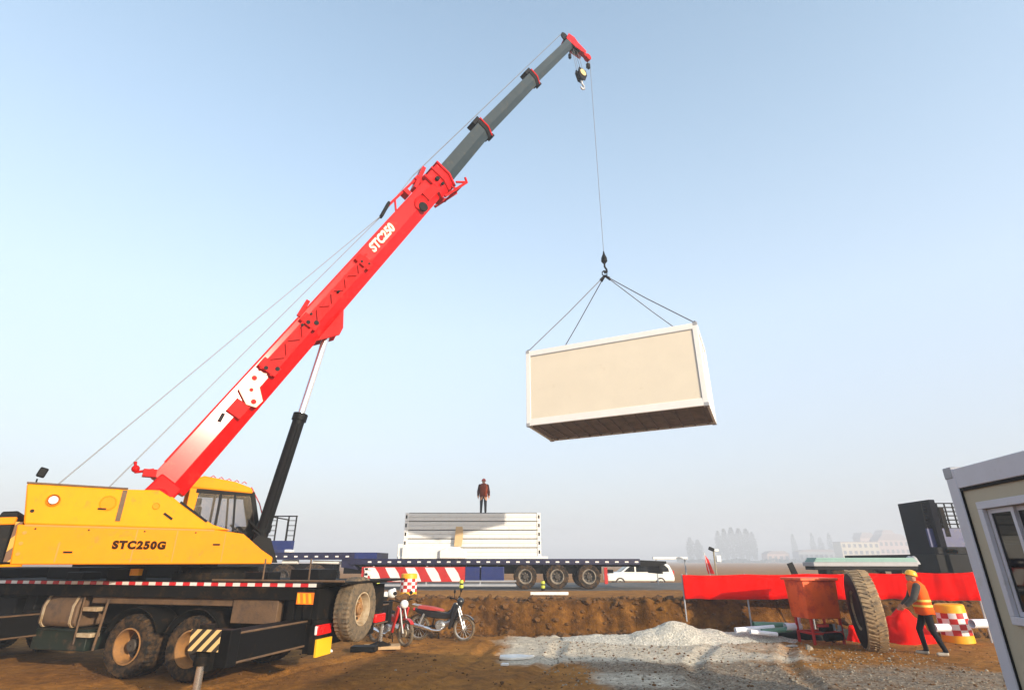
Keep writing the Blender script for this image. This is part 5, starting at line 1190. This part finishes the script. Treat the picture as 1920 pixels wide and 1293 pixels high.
# ================================================================== LIGHT
SUN_EL=radians(14.5); SAZ=radians(43)      # sun behind the viewer, to the right
sd=Vector((sin(SAZ)*cos(SUN_EL),-cos(SAZ)*cos(SUN_EL),sin(SUN_EL)))
sl_=bpy.data.lights.new('sun','SUN'); sl_.energy=3.1; sl_.angle=radians(.6); sl_.color=(1,.86,.68)
so_=bpy.data.objects.new('sun',sl_); COL.objects.link(so_); so_.rotation_euler=sd.to_track_quat('Z','Y').to_euler()
wd_=bpy.data.worlds.new('World'); scene.world=wd_; wd_.use_nodes=True; N=wd_.node_tree.nodes; L=wd_.node_tree.links
sk=N.new('ShaderNodeTexSky'); sk.sky_type='NISHITA'; sk.sun_disc=False; sk.sun_elevation=SUN_EL; sk.sun_rotation=atan2(sd.x,sd.y)
sk.air_density=1.15; sk.dust_density=3.2; sk.ozone_density=1.5; sk.altitude=0
# thin high overcast veil over the clear sky
mxs=N.new('ShaderNodeMix'); mxs.data_type='RGBA'; mxs.inputs['Factor'].default_value=.5; mxs.inputs['B'].default_value=(3.0,3.5,4.05,1)
tcw=N.new('ShaderNodeTexCoord'); sxyz=N.new('ShaderNodeSeparateXYZ'); L.new(tcw.outputs['Generated'],sxyz.inputs[0])
rf=N.new('ShaderNodeValToRGB'); e=rf.color_ramp.elements; e[0].position=0; e[0].color=(.78,.78,.78,1); e[1].position=.85; e[1].color=(.22,.22,.22,1); e.new(.4); e[1].color=(.60,.60,.60,1)
rc=N.new('ShaderNodeValToRGB'); e=rc.color_ramp.elements; e[0].position=.02; e[0].color=(.220,.224,.250,1); e[1].position=.8; e[1].color=(.235,.315,.380,1); e.new(.38); e[1].color=(.268,.315,.372,1)
vm=N.new('ShaderNodeVectorMath'); vm.operation='SCALE'; vm.inputs['Scale'].default_value=10
for r_ in(rf,rc): L.new(sxyz.outputs['Z'],r_.inputs[0])
L.new(rc.outputs['Color'],vm.inputs[0]); L.new(vm.outputs[0],mxs.inputs['B']); L.new(rf.outputs['Color'],mxs.inputs['Factor'])
L.new(sk.outputs[0],mxs.inputs['A']); L.new(mxs.outputs['Result'],N['Background'].inputs['Color']); N['Background'].inputs['Strength'].default_value=.15
# ================================================================== CAMERA
cd=bpy.data.cameras.new('camera'); co=bpy.data.objects.new('camera',cd); COL.objects.link(co); scene.camera=co
co.location=(0,0,CH); co.rotation_euler=(radians(90)+TH,0,0); cd.sensor_width=36; cd.lens=36*F/1920; cd.clip_end=5000; cd.clip_start=.05
vs_=scene.view_settings; vs_.view_transform='Standard'; vs_.look='None'; vs_.exposure=1.17; vs_.gamma=1
scene.cycles.volume_step_rate=1
